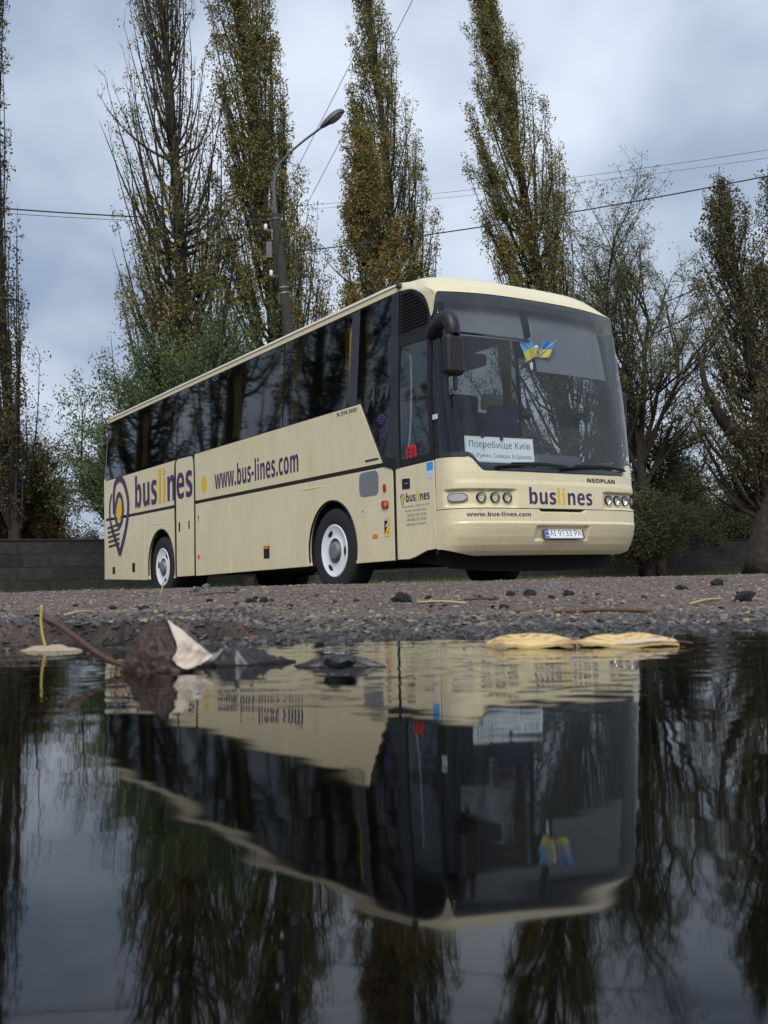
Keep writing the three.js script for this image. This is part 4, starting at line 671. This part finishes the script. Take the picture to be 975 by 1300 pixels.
// broad trees
broadTree('sparse grey green tree with forked limbs beside the coach nose', foot(818, 43), { H: 15.6, trunkH: .36, seed: 41, forks: 7, spread: .40, leaf: .62, cols: [[.17, .19, .075], [.14, .165, .08], [.20, .20, .07], [.13, .135, .055]], tr: .21, levels: 3, clumps: clumpSmall, size: .95 });
broadTree('low dark tree between the coach nose and the thick trunked tree', foot(838, 46), { H: 7.2, trunkH: .18, seed: 42, forks: 7, spread: .8, leaf: .6, cols: DRK, tr: .2, size: 1.2 });
{
  // thick old tree at the right
  const t = poplar('thick trunked dark tree in front of the wall', foot(968, 34), { H: 13.4, R: 3.3, lean: -.03, seed: 43, stems: 130, leaf: .6, tr: .46, low: .13, cols: [[.11, .095, .026], [.09, .09, .026], [.15, .115, .026], [.07, .075, .024]], bark: MAT.bark });
  const R = rng(3), G = [tube([new V3(-.2, 3.9, .1), new V3(-.75, 4.6, .3), new V3(-1.35, 5.4, .35), new V3(-1.75, 6.4, .3), new V3(-1.9, 7.6, .2)], [.26, .22, .17, .11, .05], 8, false)]; for (let i = 0; i < 26; i++) { const x = .3 + R() * 1.3, y = 2 + R() * 6, l = 3 + R() * 3.5; G.push(tube([new V3(x * .5, y, (R() - .5)), new V3(x * .8, y + l * .5, (R() - .5) * 1.2), new V3(x + (R() - .5) * .4, y + l, (R() - .5) * 1.4)], [.03, .018, .004], 4, false)); }
  mesh('branches', merge(G), MAT.bark, t);
  poplar('stout dark poplar beyond the thick trunked tree', foot(1018, 39), { H: 15.5, R: 3.2, lean: -.02, seed: 44, stems: 80, leaf: .5, tr: .45, low: .2, cols: DRK, bark: MAT.bark });
}
broadTree('slight leafy tree over the wall under the leafless poplar', foot(14, 36), { H: 7.0, trunkH: .25, seed: 45, forks: 7, spread: .6, leaf: .8, cols: AUT, tr: .13, size: 1.1 });
broadTree('low bush with ochre leaves behind the wall under the leafless poplar', foot(46, 38), { H: 3.9, trunkH: .15, seed: 46, forks: 7, spread: .6, leaf: .8, cols: [[.24, .16, .03], [.17, .14, .03], [.12, .12, .035]], tr: .1, size: 1.1 });
broadTree('green feathery tree over the rear of the coach', foot(172, 35), { H: 7.8, trunkH: .3, seed: 47, forks: 8, spread: .75, leaf: .48, cols: GRN, tr: .17, clumps: clumpFrond, droop: .6 });
broadTree('green feathery tree behind the bare stemmed poplar', foot(245, 34), { H: 9.2, trunkH: .4, seed: 48, forks: 8, spread: .7, leaf: .5, cols: GRN, tr: .18, clumps: clumpFrond, droop: .5 });
broadTree('green feathery tree at the foot of the lamp post', foot(315, 36), { H: 9.2, trunkH: .4, seed: 49, forks: 7, spread: .6, leaf: .4, cols: GRN, tr: .17, clumps: clumpFrond, droop: .5 });
[[128, 44, 3.4, 51], [-45, 40, 5, 52], [880, 52, 3.8, 53], [915, 53, 4.3, 54], [826, 50, 4.6, 55], [858, 54, 5.2, 57], [940, 54, 4.4, 58], [822, 41.5, 3.9, 59]].forEach(([px, d, H, sd], i) => broadTree(['thin scrub bush over the wall by the coach tail', 'leafy scrub bush at the far end of the wall', 'dense dark bush over the wall, by the thick trunked tree', 'dense dark bush touching the thick trunked tree', 'dense dark bush rising over the wall at the coach nose', 'tall dark bush over the wall, midway between coach and thick trunked tree', 'dark bush behind the thick trunk', 'dark bush at the foot of the grey green forked tree'][i], foot(px, d), { H, trunkH: .1, seed: sd, forks: 9, spread: 1.1, leaf: i < 2 ? .4 : 1.0, cols: i < 2 ? PAL : DRK, tr: .09, name: 'bush', size: i < 2 ? 1 : 1.3, clumps: clumpSmall, group: 'scrub bushes along the wall' }));

// ---------------------------------------------------------------- lamp post and overhead wires
const poleD = 25, poleTop = at(349, 272, poleD), poleBase = at(374, 480, poleD); 
{
  const k = (poleBase.y + .15) / (poleTop.y - poleBase.y), base = poleBase.clone().addScaledVector(poleTop.clone().sub(poleBase), -k); base.y = -.15; 
  const t = thing('street_lamp', 'leaning concrete lamp post with curved steel arm behind the coach', 'street lamp', base.toArray()), L = (v) => v.clone().sub(base);
  const up = poleTop.clone().sub(base), P = (f, dx = 0, dz = 0) => up.clone().multiplyScalar(f).add(new V3(dx, 0, dz));
  mesh('pole', tube([P(0), P(.5), P(1)], [.155, .135, .11], 16), MAT.concrete, t);
  const A = [P(.985), L(at(348, 235, poleD)), L(at(353, 212, poleD)), L(at(366, 196, poleD)), L(at(384, 180, poleD)), L(at(408, 162, poleD))];
  mesh('arm', tube(curve(A, 30), Array.from({ length: 31 }, (_, i) => lerp(.06, .03, Math.min(1, i / 14))), 8), MAT.steel, t);
  const h0 = L(at(406, 163, poleD)), h1 = L(at(437, 140, poleD)), d = h1.clone().sub(h0), len = d.length(), q = new THREE.Quaternion().setFromUnitVectors(new V3(1, 0, 0), d.clone().normalize());
  const head = new THREE.SphereGeometry(.5, 24, 16).applyMatrix4(M4(0, 0, 0, 0, 0, 0, len, .30, .36)); { const p = head.attributes.position; for (let i = 0; i < p.count; i++) { if (p.getY(i) < -.03) p.setY(i, -.03 + (p.getY(i) + .03) * .25); const k2 = lerp(.62, 1.05, clamp(p.getX(i) / len + .5)); p.setY(i, p.getY(i) * k2); p.setZ(i, p.getZ(i) * k2); } head.computeVertexNormals(); }
  const mx = new THREE.Matrix4().compose(h0.clone().lerp(h1, .5), q, new V3(1, 1, 1)), hd = mesh('lamp_head', head.applyMatrix4(mx), MAT.steel, t);
  mesh('lamp_glass', new THREE.SphereGeometry(.5, 20, 12).applyMatrix4(M4(.08, -.05, 0, 0, 0, 0, len * .55, .10, .24)).applyMatrix4(mx), phys(lin(.25, .24, .22), .15, { transmission: .4, thickness: 0 }), hd);
  for (const f of [.985, .80, .785]) mesh('clamp_band', new THREE.CylinderGeometry(.128, .132, .035, 16, 1, true).applyMatrix4(M4(...P(f).toArray(), 0, 0, .12)), f > .9 ? MAT.steel : MAT.hubGrey, t);
  const bx = P(.90, -.24, .05); mesh('junction_box', rbox(.16, .42, .16, .02, bx.x, bx.y, bx.z), MAT.steel, t);
  for (const f of [.965, .84]) { const i2 = P(f, -.26, .05); mesh('insulator', new THREE.LatheGeometry([[0, -.09], [.05, -.08], [.035, -.04], [.055, -.02], [.035, .02], [.05, .05], [0, .08]].map((p) => new THREE.Vector2(...p)), 12).applyMatrix4(M4(i2.x, i2.y, i2.z)), MAT.hub, t); mesh('bracket', box(.3, .035, .035, i2.x + .13, i2.y - .09, i2.z), MAT.steel, t); }
  mesh('cable_run', tube(curve([P(.98, .12, .1), P(.93, .03, .19), P(.88, -.10, .17), P(.80, -.17, .1)], 14), .014, 5), MAT.cable, t);
}
function wire(label, a, b, sag, r, group) { const pts = []; for (let i = 0; i <= 24; i++) { const u = i / 24, p = a.clone().lerp(b, u); p.y -= sag * 4 * u * (1 - u); pts.push(p); } tag(mesh('overhead_wire', tube(pts, r, 5), MAT.cable, scene, true), label, 'wire', group); }
wire('thicker dark cable running from the lamp post past the bare poplar', at(343, 280, poleD), at(-330, 230, 21), .18, .017);
wire('thin wire just under the thicker cable left of the lamp post', at(343, 284, poleD), at(-330, 238, 21), .18, .007);
wire('dark cable running from the lamp post across the leaning poplar to the thick trunked tree', at(372, 320, poleD), at(1400, 128, 20), .30, .015);
wire('upper of two thin wires crossing the sky over the grey green tree', at(384, 261, 40), at(1400, 118, 26), .35, .007, 'two thin wires over the coach nose');
wire('lower of two thin wires crossing the sky over the grey green tree', at(384, 266, 40), at(1400, 132, 26), .35, .006, 'two thin wires over the coach nose');
wire('thin wire dropping steeply from the sky past the lamp head, nearer the lamp', at(352, 262, 25.2), at(560, -150, 17), .05, .007, 'two wires rising past the lamp head');
wire('thin wire dropping steeply from the sky past the lamp head, farther from the lamp', at(362, 312, 25.2), at(600, -150, 17), .05, .007, 'two wires rising past the lamp head');

// ---------------------------------------------------------------- grit, lumps, leaves
function rock(seed, detail = 1, flat = .65) { const g0 = new THREE.IcosahedronGeometry(1, detail), p = g0.attributes.position, n = createNoise3D(rng(seed)); for (let i = 0; i < p.count; i++) { const v = new V3().fromBufferAttribute(p, i), k = 1 + .33 * n(v.x * 1.1, v.y * 1.1, v.z * 1.1) + .14 * n(v.x * 3, v.y * 3, v.z * 3); v.multiplyScalar(k); p.setXYZ(i, v.x, v.y * flat, v.z); } g0.computeVertexNormals(); return g0; }
const rocks = [1, 2, 3, 4].map((k) => rock(k * 7 + 1, 1));
const rocksSmall = [5, 6, 7].map((k) => rock(k * 7 + 1, 0, .6));
function scatter(name, label, N, seed, dOf, size, colOf, mat) {
  const R = rng(seed), m = new THREE.Matrix4(), q = new THREE.Quaternion(), c = new THREE.Color(), lists = rocksSmall.map(() => []);
  for (let i = 0; i < N; i++) { const d = dOf(R), x = (R() - .5) * 2 * (.50 * d + .12); const k = Math.floor(R() * 3), sz = size(R, d); lists[k].push([x, d, sz]); }
  lists.forEach((l, k) => { const im = new THREE.InstancedMesh(rocksSmall[k], mat, l.length); l.forEach(([x, d, sz], i) => { const y = groundH(x, d); m.compose(new V3(x, y + sz * .15, -d), q.setFromEuler(new THREE.Euler(R() * .6, R() * 6.28, R() * .6)), new V3(sz * (.7 + .6 * R()), sz * (.6 + .5 * R()), sz * (.7 + .6 * R()))); im.setMatrixAt(i, m); im.setColorAt(i, c.setRGB(...colOf(R, x, d))); }); im.name = numbered(name); im.castShadow = im.receiveShadow = true; tag(im, label[k], 'gravel', null, 'stuff'); scene.add(im); });
}
const stone = std(lin(1, 1, 1), .85), wetStone = phys(lin(1, 1, 1), .38, { ior: 1.4 });
const warm = (R) => { const g = .085 + .18 * R() * R(), w = R(); return [g * (1.10 + .18 * w), g * (.99 + .02 * w), g * (.92 - .10 * w)]; };
scatter('grit', ['rounded dry grit covering the asphalt', 'angular dry grit covering the asphalt', 'flattish dry grit covering the asphalt'], 52000, 91, (R) => 2.05 + 8.2 * Math.pow(R(), 1.5), (R, d) => (.0018 + .0062 * Math.pow(R(), 4)) * (.75 + d * .09), warm, stone);
scatter('wet_grit', ['rounded wet grit along the puddle rim', 'angular wet grit along the puddle rim', 'flattish wet grit along the puddle rim'], 15000, 92, (R) => 1.80 + .55 * Math.pow(R(), 1.1), (R) => .0018 + .0058 * Math.pow(R(), 2.6), (R) => { const g = .025 + .09 * R() * R(), w = R(); return [g * (1.05 + .15 * w), g, g * (.98 - .08 * w)]; }, wetStone);
{
  // crumbs of leaf litter on the ground, specks afloat on the water
  const R = rng(93), flake = new THREE.PlaneGeometry(1, .6, 3, 2); { const p = flake.attributes.position; for (let i = 0; i < p.count; i++) p.setZ(i, .12 * Math.sin(p.getX(i) * 5) + .1 * Math.cos(p.getY(i) * 7)); flake.rotateX(-Math.PI / 2); flake.computeVertexNormals(); }
  const put = (name, label, N, place, size, col, m) => { const im = new THREE.InstancedMesh(flake, m, N), M = new THREE.Matrix4(), q = new THREE.Quaternion(), c = new THREE.Color(); for (let i = 0; i < N; i++) { const [x, y, d] = place(), z = size(); M.compose(new V3(x, y, -d), q.setFromEuler(new THREE.Euler((R() - .5) * .5, R() * 6.28, (R() - .5) * .5)), new V3(z, z * .7, z * (.6 + .8 * R()))); im.setMatrixAt(i, M); im.setColorAt(i, c.setRGB(...col())); } im.name = name; im.castShadow = im.receiveShadow = true; tag(im, label, 'litter', null, 'stuff'); scene.add(im); };
  put('leaf_litter', 'crumbled brown and straw coloured litter scattered on the asphalt', 1500, () => { const d = 1.98 + 7 * Math.pow(R(), 1.6), x = (R() - .5) * 2 * (.45 * d + .1); return [x, groundH(x, d) + .004, d]; }, () => .008 + .022 * R() * R(), () => { const k = R(); return k < .35 ? [.30, .20, .10] : k < .7 ? [.13, .075, .045] : [.04, .03, .025]; }, std(lin(1, 1, 1), .85, { side: THREE.DoubleSide }));
  put('floating_specks', 'tiny bits of litter floating on the puddle', 420, () => { const d = 1.38 + .45 * Math.sqrt(R()), x = (R() - .5) * 2 * (.42 * d + .05); return [x, .0008, d]; }, () => .002 + .006 * R() * R(), () => { const k = R(); return k < .4 ? [.22, .16, .09] : [.06, .045, .035]; }, std(lin(1, 1, 1), .7, { side: THREE.DoubleSide }));
}
{
  const R = rng(55), dark = [std(lin(.010, .0095, .010), .95), std(lin(.022, .020, .019), .95), std(lin(.09, .08, .072), .85)];
  const lump = (px, py, wpx, k = 0) => {
    let d = 2.4; for (let i = 0; i < 60; i++) { const p = at(px, py, d), e = p.y - groundH(p.x, d); if (e < 0) break; d += .12; if (d > 10) break; }
    d = Math.min(d, 9); const p = at(px, py, d), r = wpx / 2 / FPX * d; p.y = groundH(p.x, d) + r * .32;
    const o = mesh('asphalt_lump', rocks[Math.floor(R() * 4)], dark[k], scene, true); o.position.copy(p); o.rotation.set(R() * .5, R() * 6.28, R() * .5); o.scale.set(r * (.9 + .3 * R()), r * (.7 + .3 * R()), r); return o;
  };
  for (const [px, py, w, k] of [[266, 765, 10, 0], [318, 767, 13, 0], [327, 762, 11, 0], [335, 768, 12, 0], [344, 765, 9, 0], [510, 764, 24, 0], [544, 761, 9, 0], [628, 762, 8, 0], [648, 757, 13, 0], [673, 758, 18, 0], [722, 757, 17, 0], [700, 762, 9, 0], [866, 750, 15, 0], [911, 744, 17, 0], [944, 766, 27, 0], [640, 776, 15, 0], [144, 776, 10, 0], [182, 777, 13, 0], [300, 751, 8, 1], [610, 760, 7, 1], [760, 758, 7, 1], [818, 762, 8, 1], [565, 770, 8, 1], [740, 770, 9, 1], [425, 768, 7, 1], [452, 764, 8, 1], [96, 770, 8, 1], [402, 758, 7, 1]]) tag(lump(px, py, w, k), k ? 'small dull crumb of broken asphalt on the ground' : 'black lump of broken asphalt on the ground', 'stone', k ? 'asphalt crumbs' : 'black asphalt lumps');
  tag(lump(262, 748, 12, 2), 'pale grey stone on the ground by the coach tail wheel', 'stone'); tag(lump(246, 752, 13, 2), 'flat pale stone beside the pale grey stone', 'stone'); tag(lump(918, 738, 15, 2), 'greyish stone on the ground towards the thick trunked tree', 'stone');
  // twigs and straws on the ground
  const stick = (name, label, a, b, r, m, group, lift = .004) => { const P = (px, py) => { let d = 1.95; for (let i = 0; i < 90; i++) { const p = at(px, py, d); if (p.y < groundH(p.x, d)) break; d += .06; } const p = at(px, py, d); p.y = groundH(p.x, d) + lift; return p; }; const p0 = P(...a), p1 = P(...b), mid = p0.clone().lerp(p1, .5); mid.y += .004; tag(mesh(name, tube(curve([p0, mid, p1], 8), r, 5), m, scene, true), label, 'twig', group); };
  const straw = std(lin(.42, .33, .17), .8), twig = std(lin(.11, .06, .035), .85);
  stick('twig', 'long brown twig lying behind the yellow leaves', [705, 779], [833, 780], .005, twig); stick('twig', 'reddish twig lying by the pale stones', [248, 757], [300, 753], .004, twig); stick('twig', 'short dark twig among the asphalt crumbs', [590, 765], [635, 763], .004, twig);
  stick('straw', 'pale straw lying near the puddle rim behind the curled leaf', [82, 784], [118, 779], .0035, straw); stick('straw', 'pale straw lying between the black lumps', [530, 767], [592, 768], .004, straw); stick('straw', 'pale straw lying behind the yellow leaves, near the long twig', [876, 769], [915, 765], .004, straw);
  { let d = 6.5; const a = at(203, 752, d), b = at(207, 739, d); a.y = groundH(a.x, d) - .01; tag(mesh('straw', tube([a, a.clone().lerp(b, .5).add(new V3(.004, 0, 0)), b], .006, 5), straw, scene, true), 'upright straw standing before the coach rear wheel', 'twig'); }
}
{
  const paleTex = noiseTex(128, (u, v) => { const g = .93 + .09 * loopN(u, v, 2, 4); return [g, g * .98, g * .95]; });
  const beige = std(lin(.42, .36, .26), .8, { map: paleTex }), brown = phys(lin(.20, .115, .090), .6, { map: barkTex }), pale = std(lin(.66, .58, .50), .75, { map: paleTex }), stemM = phys(lin(.075, .03, .016), .5), wetDark = phys(lin(.085, .065, .07), .35, { map: barkTex });
  const leafSheet = (rows, nu, nv, crinkle, seed, th = .0012) => {      // rows of control points -> smooth thin sheet with two faces
    const n = createNoise3D(rng(seed)), cs = rows.map((r) => new THREE.CatmullRomCurve3(r)); const f = (u, v) => { const c = new THREE.CatmullRomCurve3(cs.map((k) => k.getPoint(clamp(u, 0, 1)))); const p = c.getPoint(v); const w = n(p.x * 45, p.y * 45, p.z * 45) * crinkle + n(p.x * 130, p.y * 130, p.z * 130) * crinkle * .35; p.z += w; p.y += w * .5; return p; };
    const a = sheetGeo(nu, nv, f), b = sheetGeo(nu, nv, (u, v) => { const p = f(u, v); p.z -= th; p.y -= th * .5; return p; }); return merge([a, flip(b)]);
  };
  const D = 1.31, c0 = onLevel(212, 852), base = new V3(c0.x, 0, c0.z);
  const lf = thing('curled_leaf', 'brown curled dead leaf with a pale flap and long stalk, standing in the puddle', 'leaf', [base.x, 0, base.z]);
  const q = (px, py, dz) => at(px, py, D + dz).sub(base);
  mesh('blade', leafSheet([
    [q(152, 858, .0), q(158, 838, .005), q(166, 820, .014), q(184, 800, .024), q(203, 789, .028)],
    [q(185, 862, -.02), q(186, 842, -.022), q(190, 822, -.014), q(200, 802, .006), q(210, 788, .022)],
    [q(222, 862, -.02), q(222, 842, -.02), q(220, 824, -.012), q(216, 804, .006), q(215, 789, .02)],
    [q(262, 860, .0), q(250, 848, .004), q(240, 832, .012), q(228, 808, .018), q(219, 790, .024)]], 34, 34, .006, 61), brown, lf);
  mesh('pale_flap', leafSheet([[q(213, 788, .018), q(220, 806, -.004), q(225, 822, -.014), q(219, 838, -.022)], [q(215, 789, .020), q(236, 806, .0), q(240, 826, -.012), q(234, 849, -.022)], [q(217, 790, .022), q(246, 812, .006), q(262, 826, .0), q(272, 833, .0)]], 22, 22, .0045, 62), pale, lf);
  mesh('stalk', tube(curve([q(57, 785, .10), q(72, 792, .09), q(100, 812, .06), q(128, 832, .03), q(152, 843, .008), q(175, 848, -.008)], 24), Array.from({ length: 25 }, (_, i) => i < 3 ? .0055 : lerp(.0042, .0036, i / 24)), 8), stemM, lf);
  // flat, half drowned leaves: a patch of film with a wavy rim
  const flat = (name, label, px0, px1, py, hpx, m, seed, o = {}) => {
    const a = onLevel(px0, py), b = onLevel(px1, py + (o.tilt ?? 0)), c = a.clone().lerp(b, .5), len = a.distanceTo(b) / 2, dir = b.clone().sub(a).normalize(), nrm = new V3(-dir.z, 0, dir.x), wd = len * (o.wide ?? .55), H = hpx / FPX * -c.z, n = createNoise3D(rng(seed)), rim = createNoise2D(rng(seed + 1));
    const t = thing(name, label, 'leaf', [c.x, 0, c.z], 0, o.group);
    const f = (u, v) => { const an = u * 6.2832, lobe = 1 + (o.rag ?? .16) * rim(Math.cos(an) * 1.6, Math.sin(an) * 1.6) + .05 * rim(Math.cos(an) * 6, Math.sin(an) * 6), r = v * lobe, tipk = 1 - .35 * Math.pow(Math.abs(Math.cos(an)), 6) * 0; const x = Math.cos(an) * r * len * tipk, y = Math.sin(an) * r * wd * (1 - .5 * Math.pow(Math.max(0, Math.cos(an) * r * (o.point ?? 1)), 2)); const h = H * (o.shape ? o.shape(Math.cos(an) * v, Math.sin(an) * v) : Math.pow(Math.max(0, 1 - v * v), .6)) + .0012 + (o.rough ?? .10) * H * n(x * 22 * (o.rough ? 3 : 1), y * 22 * (o.rough ? 3 : 1), 0) * (1 - v * v); return new V3(dir.x * x + nrm.x * y, h, dir.z * x + nrm.z * y); };
    const g = sheetGeo(64, 14, f); const g2 = sheetGeo(64, 2, (u, v) => { const p = f(u, 1); p.y -= v * .004; return p; });
    mesh('blade', merge([g, g2]), m, t); return [t, f];
  };
  flat('sodden_leaf', 'dark sodden leaf lying against the curled leaf', 236, 372, 846, 22, wetDark, 71, { wide: .35, rough: .45, rag: .3, tilt: -6, shape: (x, y) => Math.max(0, 1 - x * x) * (.7 + .3 * Math.cos(x * 4 + .6)) * Math.max(0, 1 - y * y) });
  flat('sodden_leaf', 'dark sodden leaf floating apart from the curled leaf, with a pebble on it', 384, 486, 846, 10, wetDark, 73, { wide: .4, rough: .5, rag: .32, shape: (x, y) => Math.max(0, 1 - x * x - y * y) });
  { const p = onLevel(432, 840, .012); const o = mesh('pebble', rocks[1], std(lin(.015, .015, .017), .5), scene, true); o.position.copy(p); o.scale.set(.019, .014, .018); tag(o, 'black pebble resting on the floating sodden leaf', 'stone'); }
  flat('pale_leaf', 'cream leaf fragment lying flat behind the curled leaf', 143, 196, 812, 16, pale, 75, { wide: .5, shape: (x, y) => Math.max(0, .35 + .65 * x) * Math.max(0, 1 - y * y) });
  const [sl] = flat('pale_leaf', 'papery beige leaf floating with its stalk upright', 34, 100, 826, 8, beige, 77, { wide: .5, rag: .34, shape: (x, y) => Math.max(0, 1 - x * x - y * y) * (.25 + .5 * Math.pow(Math.sin(x * 4.3 + 1), 2) + .25 * Math.pow(Math.sin(y * 5 + x * 3), 2)) });
  { const c = sl.position, s0p = at(58, 822, -c.z).sub(c), P2 = [s0p, at(54, 806, -c.z).sub(c), at(52, 788, -c.z).sub(c), at(53, 768, -c.z).sub(c)]; mesh('stalk', tube(curve(P2, 12), .0022, 6), std(lin(.50, .38, .10), .7), sl); }
  // two yellow leaves with a reddish rib stain, domed, side by side
  const yl = noiseTex(256, (u, v) => { const st = Math.exp(-(((((u * 4) % 1) - .5) / .13) ** 2)) * .0 + sstep(.15, .6, loopN(u, v, 1.1, 4) + .25); return [lerp(.88, .66, st), lerp(.80, .46, st), lerp(.54, .40, st)]; });
  const yellow = phys(lin(.85, .8, .75), .5, { map: yl }), ridge = (k) => (x, y) => Math.sqrt(Math.max(0, 1 - x * x)) * Math.sqrt(Math.max(0, 1 - y * y * .98)) * (.62 + .38 * Math.exp(-(((y - k * x) / .35) ** 2)));
  flat('yellow_leaf', 'yellow leaf with reddish streak floating by the far rim of the puddle', 622, 738, 821, 16, yellow, 81, { wide: .5, shape: ridge(.5) });
  const [y2, yf] = flat('yellow_leaf', 'yellow leaf with a pale folded edge floating beside the streaked yellow leaf', 730, 862, 820, 15, yellow, 83, { wide: .45, shape: ridge(-.4) });
  mesh('stalk', tube(curve([yf(.99, .97), yf(.995, 1.12).setY(.006), yf(.004, 1.3).setY(.004)], 8), .0016, 6), stemM, y2);
  mesh('pale_fold', sheetGeo(24, 5, (u, v) => { const an = lerp(.35, 1.75, u), k = Math.sin(u * Math.PI), p = yf(an / 6.2832, 1 - .16 * v * k); p.y += .0025 + .003 * Math.sin(v * Math.PI) * k; p.z += .003 * k; return p; }), pale, y2);
}

const renderer = new THREE.WebGLRenderer({ antialias: true });
renderer.setSize(768, 1024);
renderer.toneMapping = THREE.LinearToneMapping;
renderer.toneMappingExposure = EXPOSURE;
renderer.shadowMap.enabled = true;
renderer.shadowMap.type = THREE.PCFSoftShadowMap;
renderer.render(scene, camera);
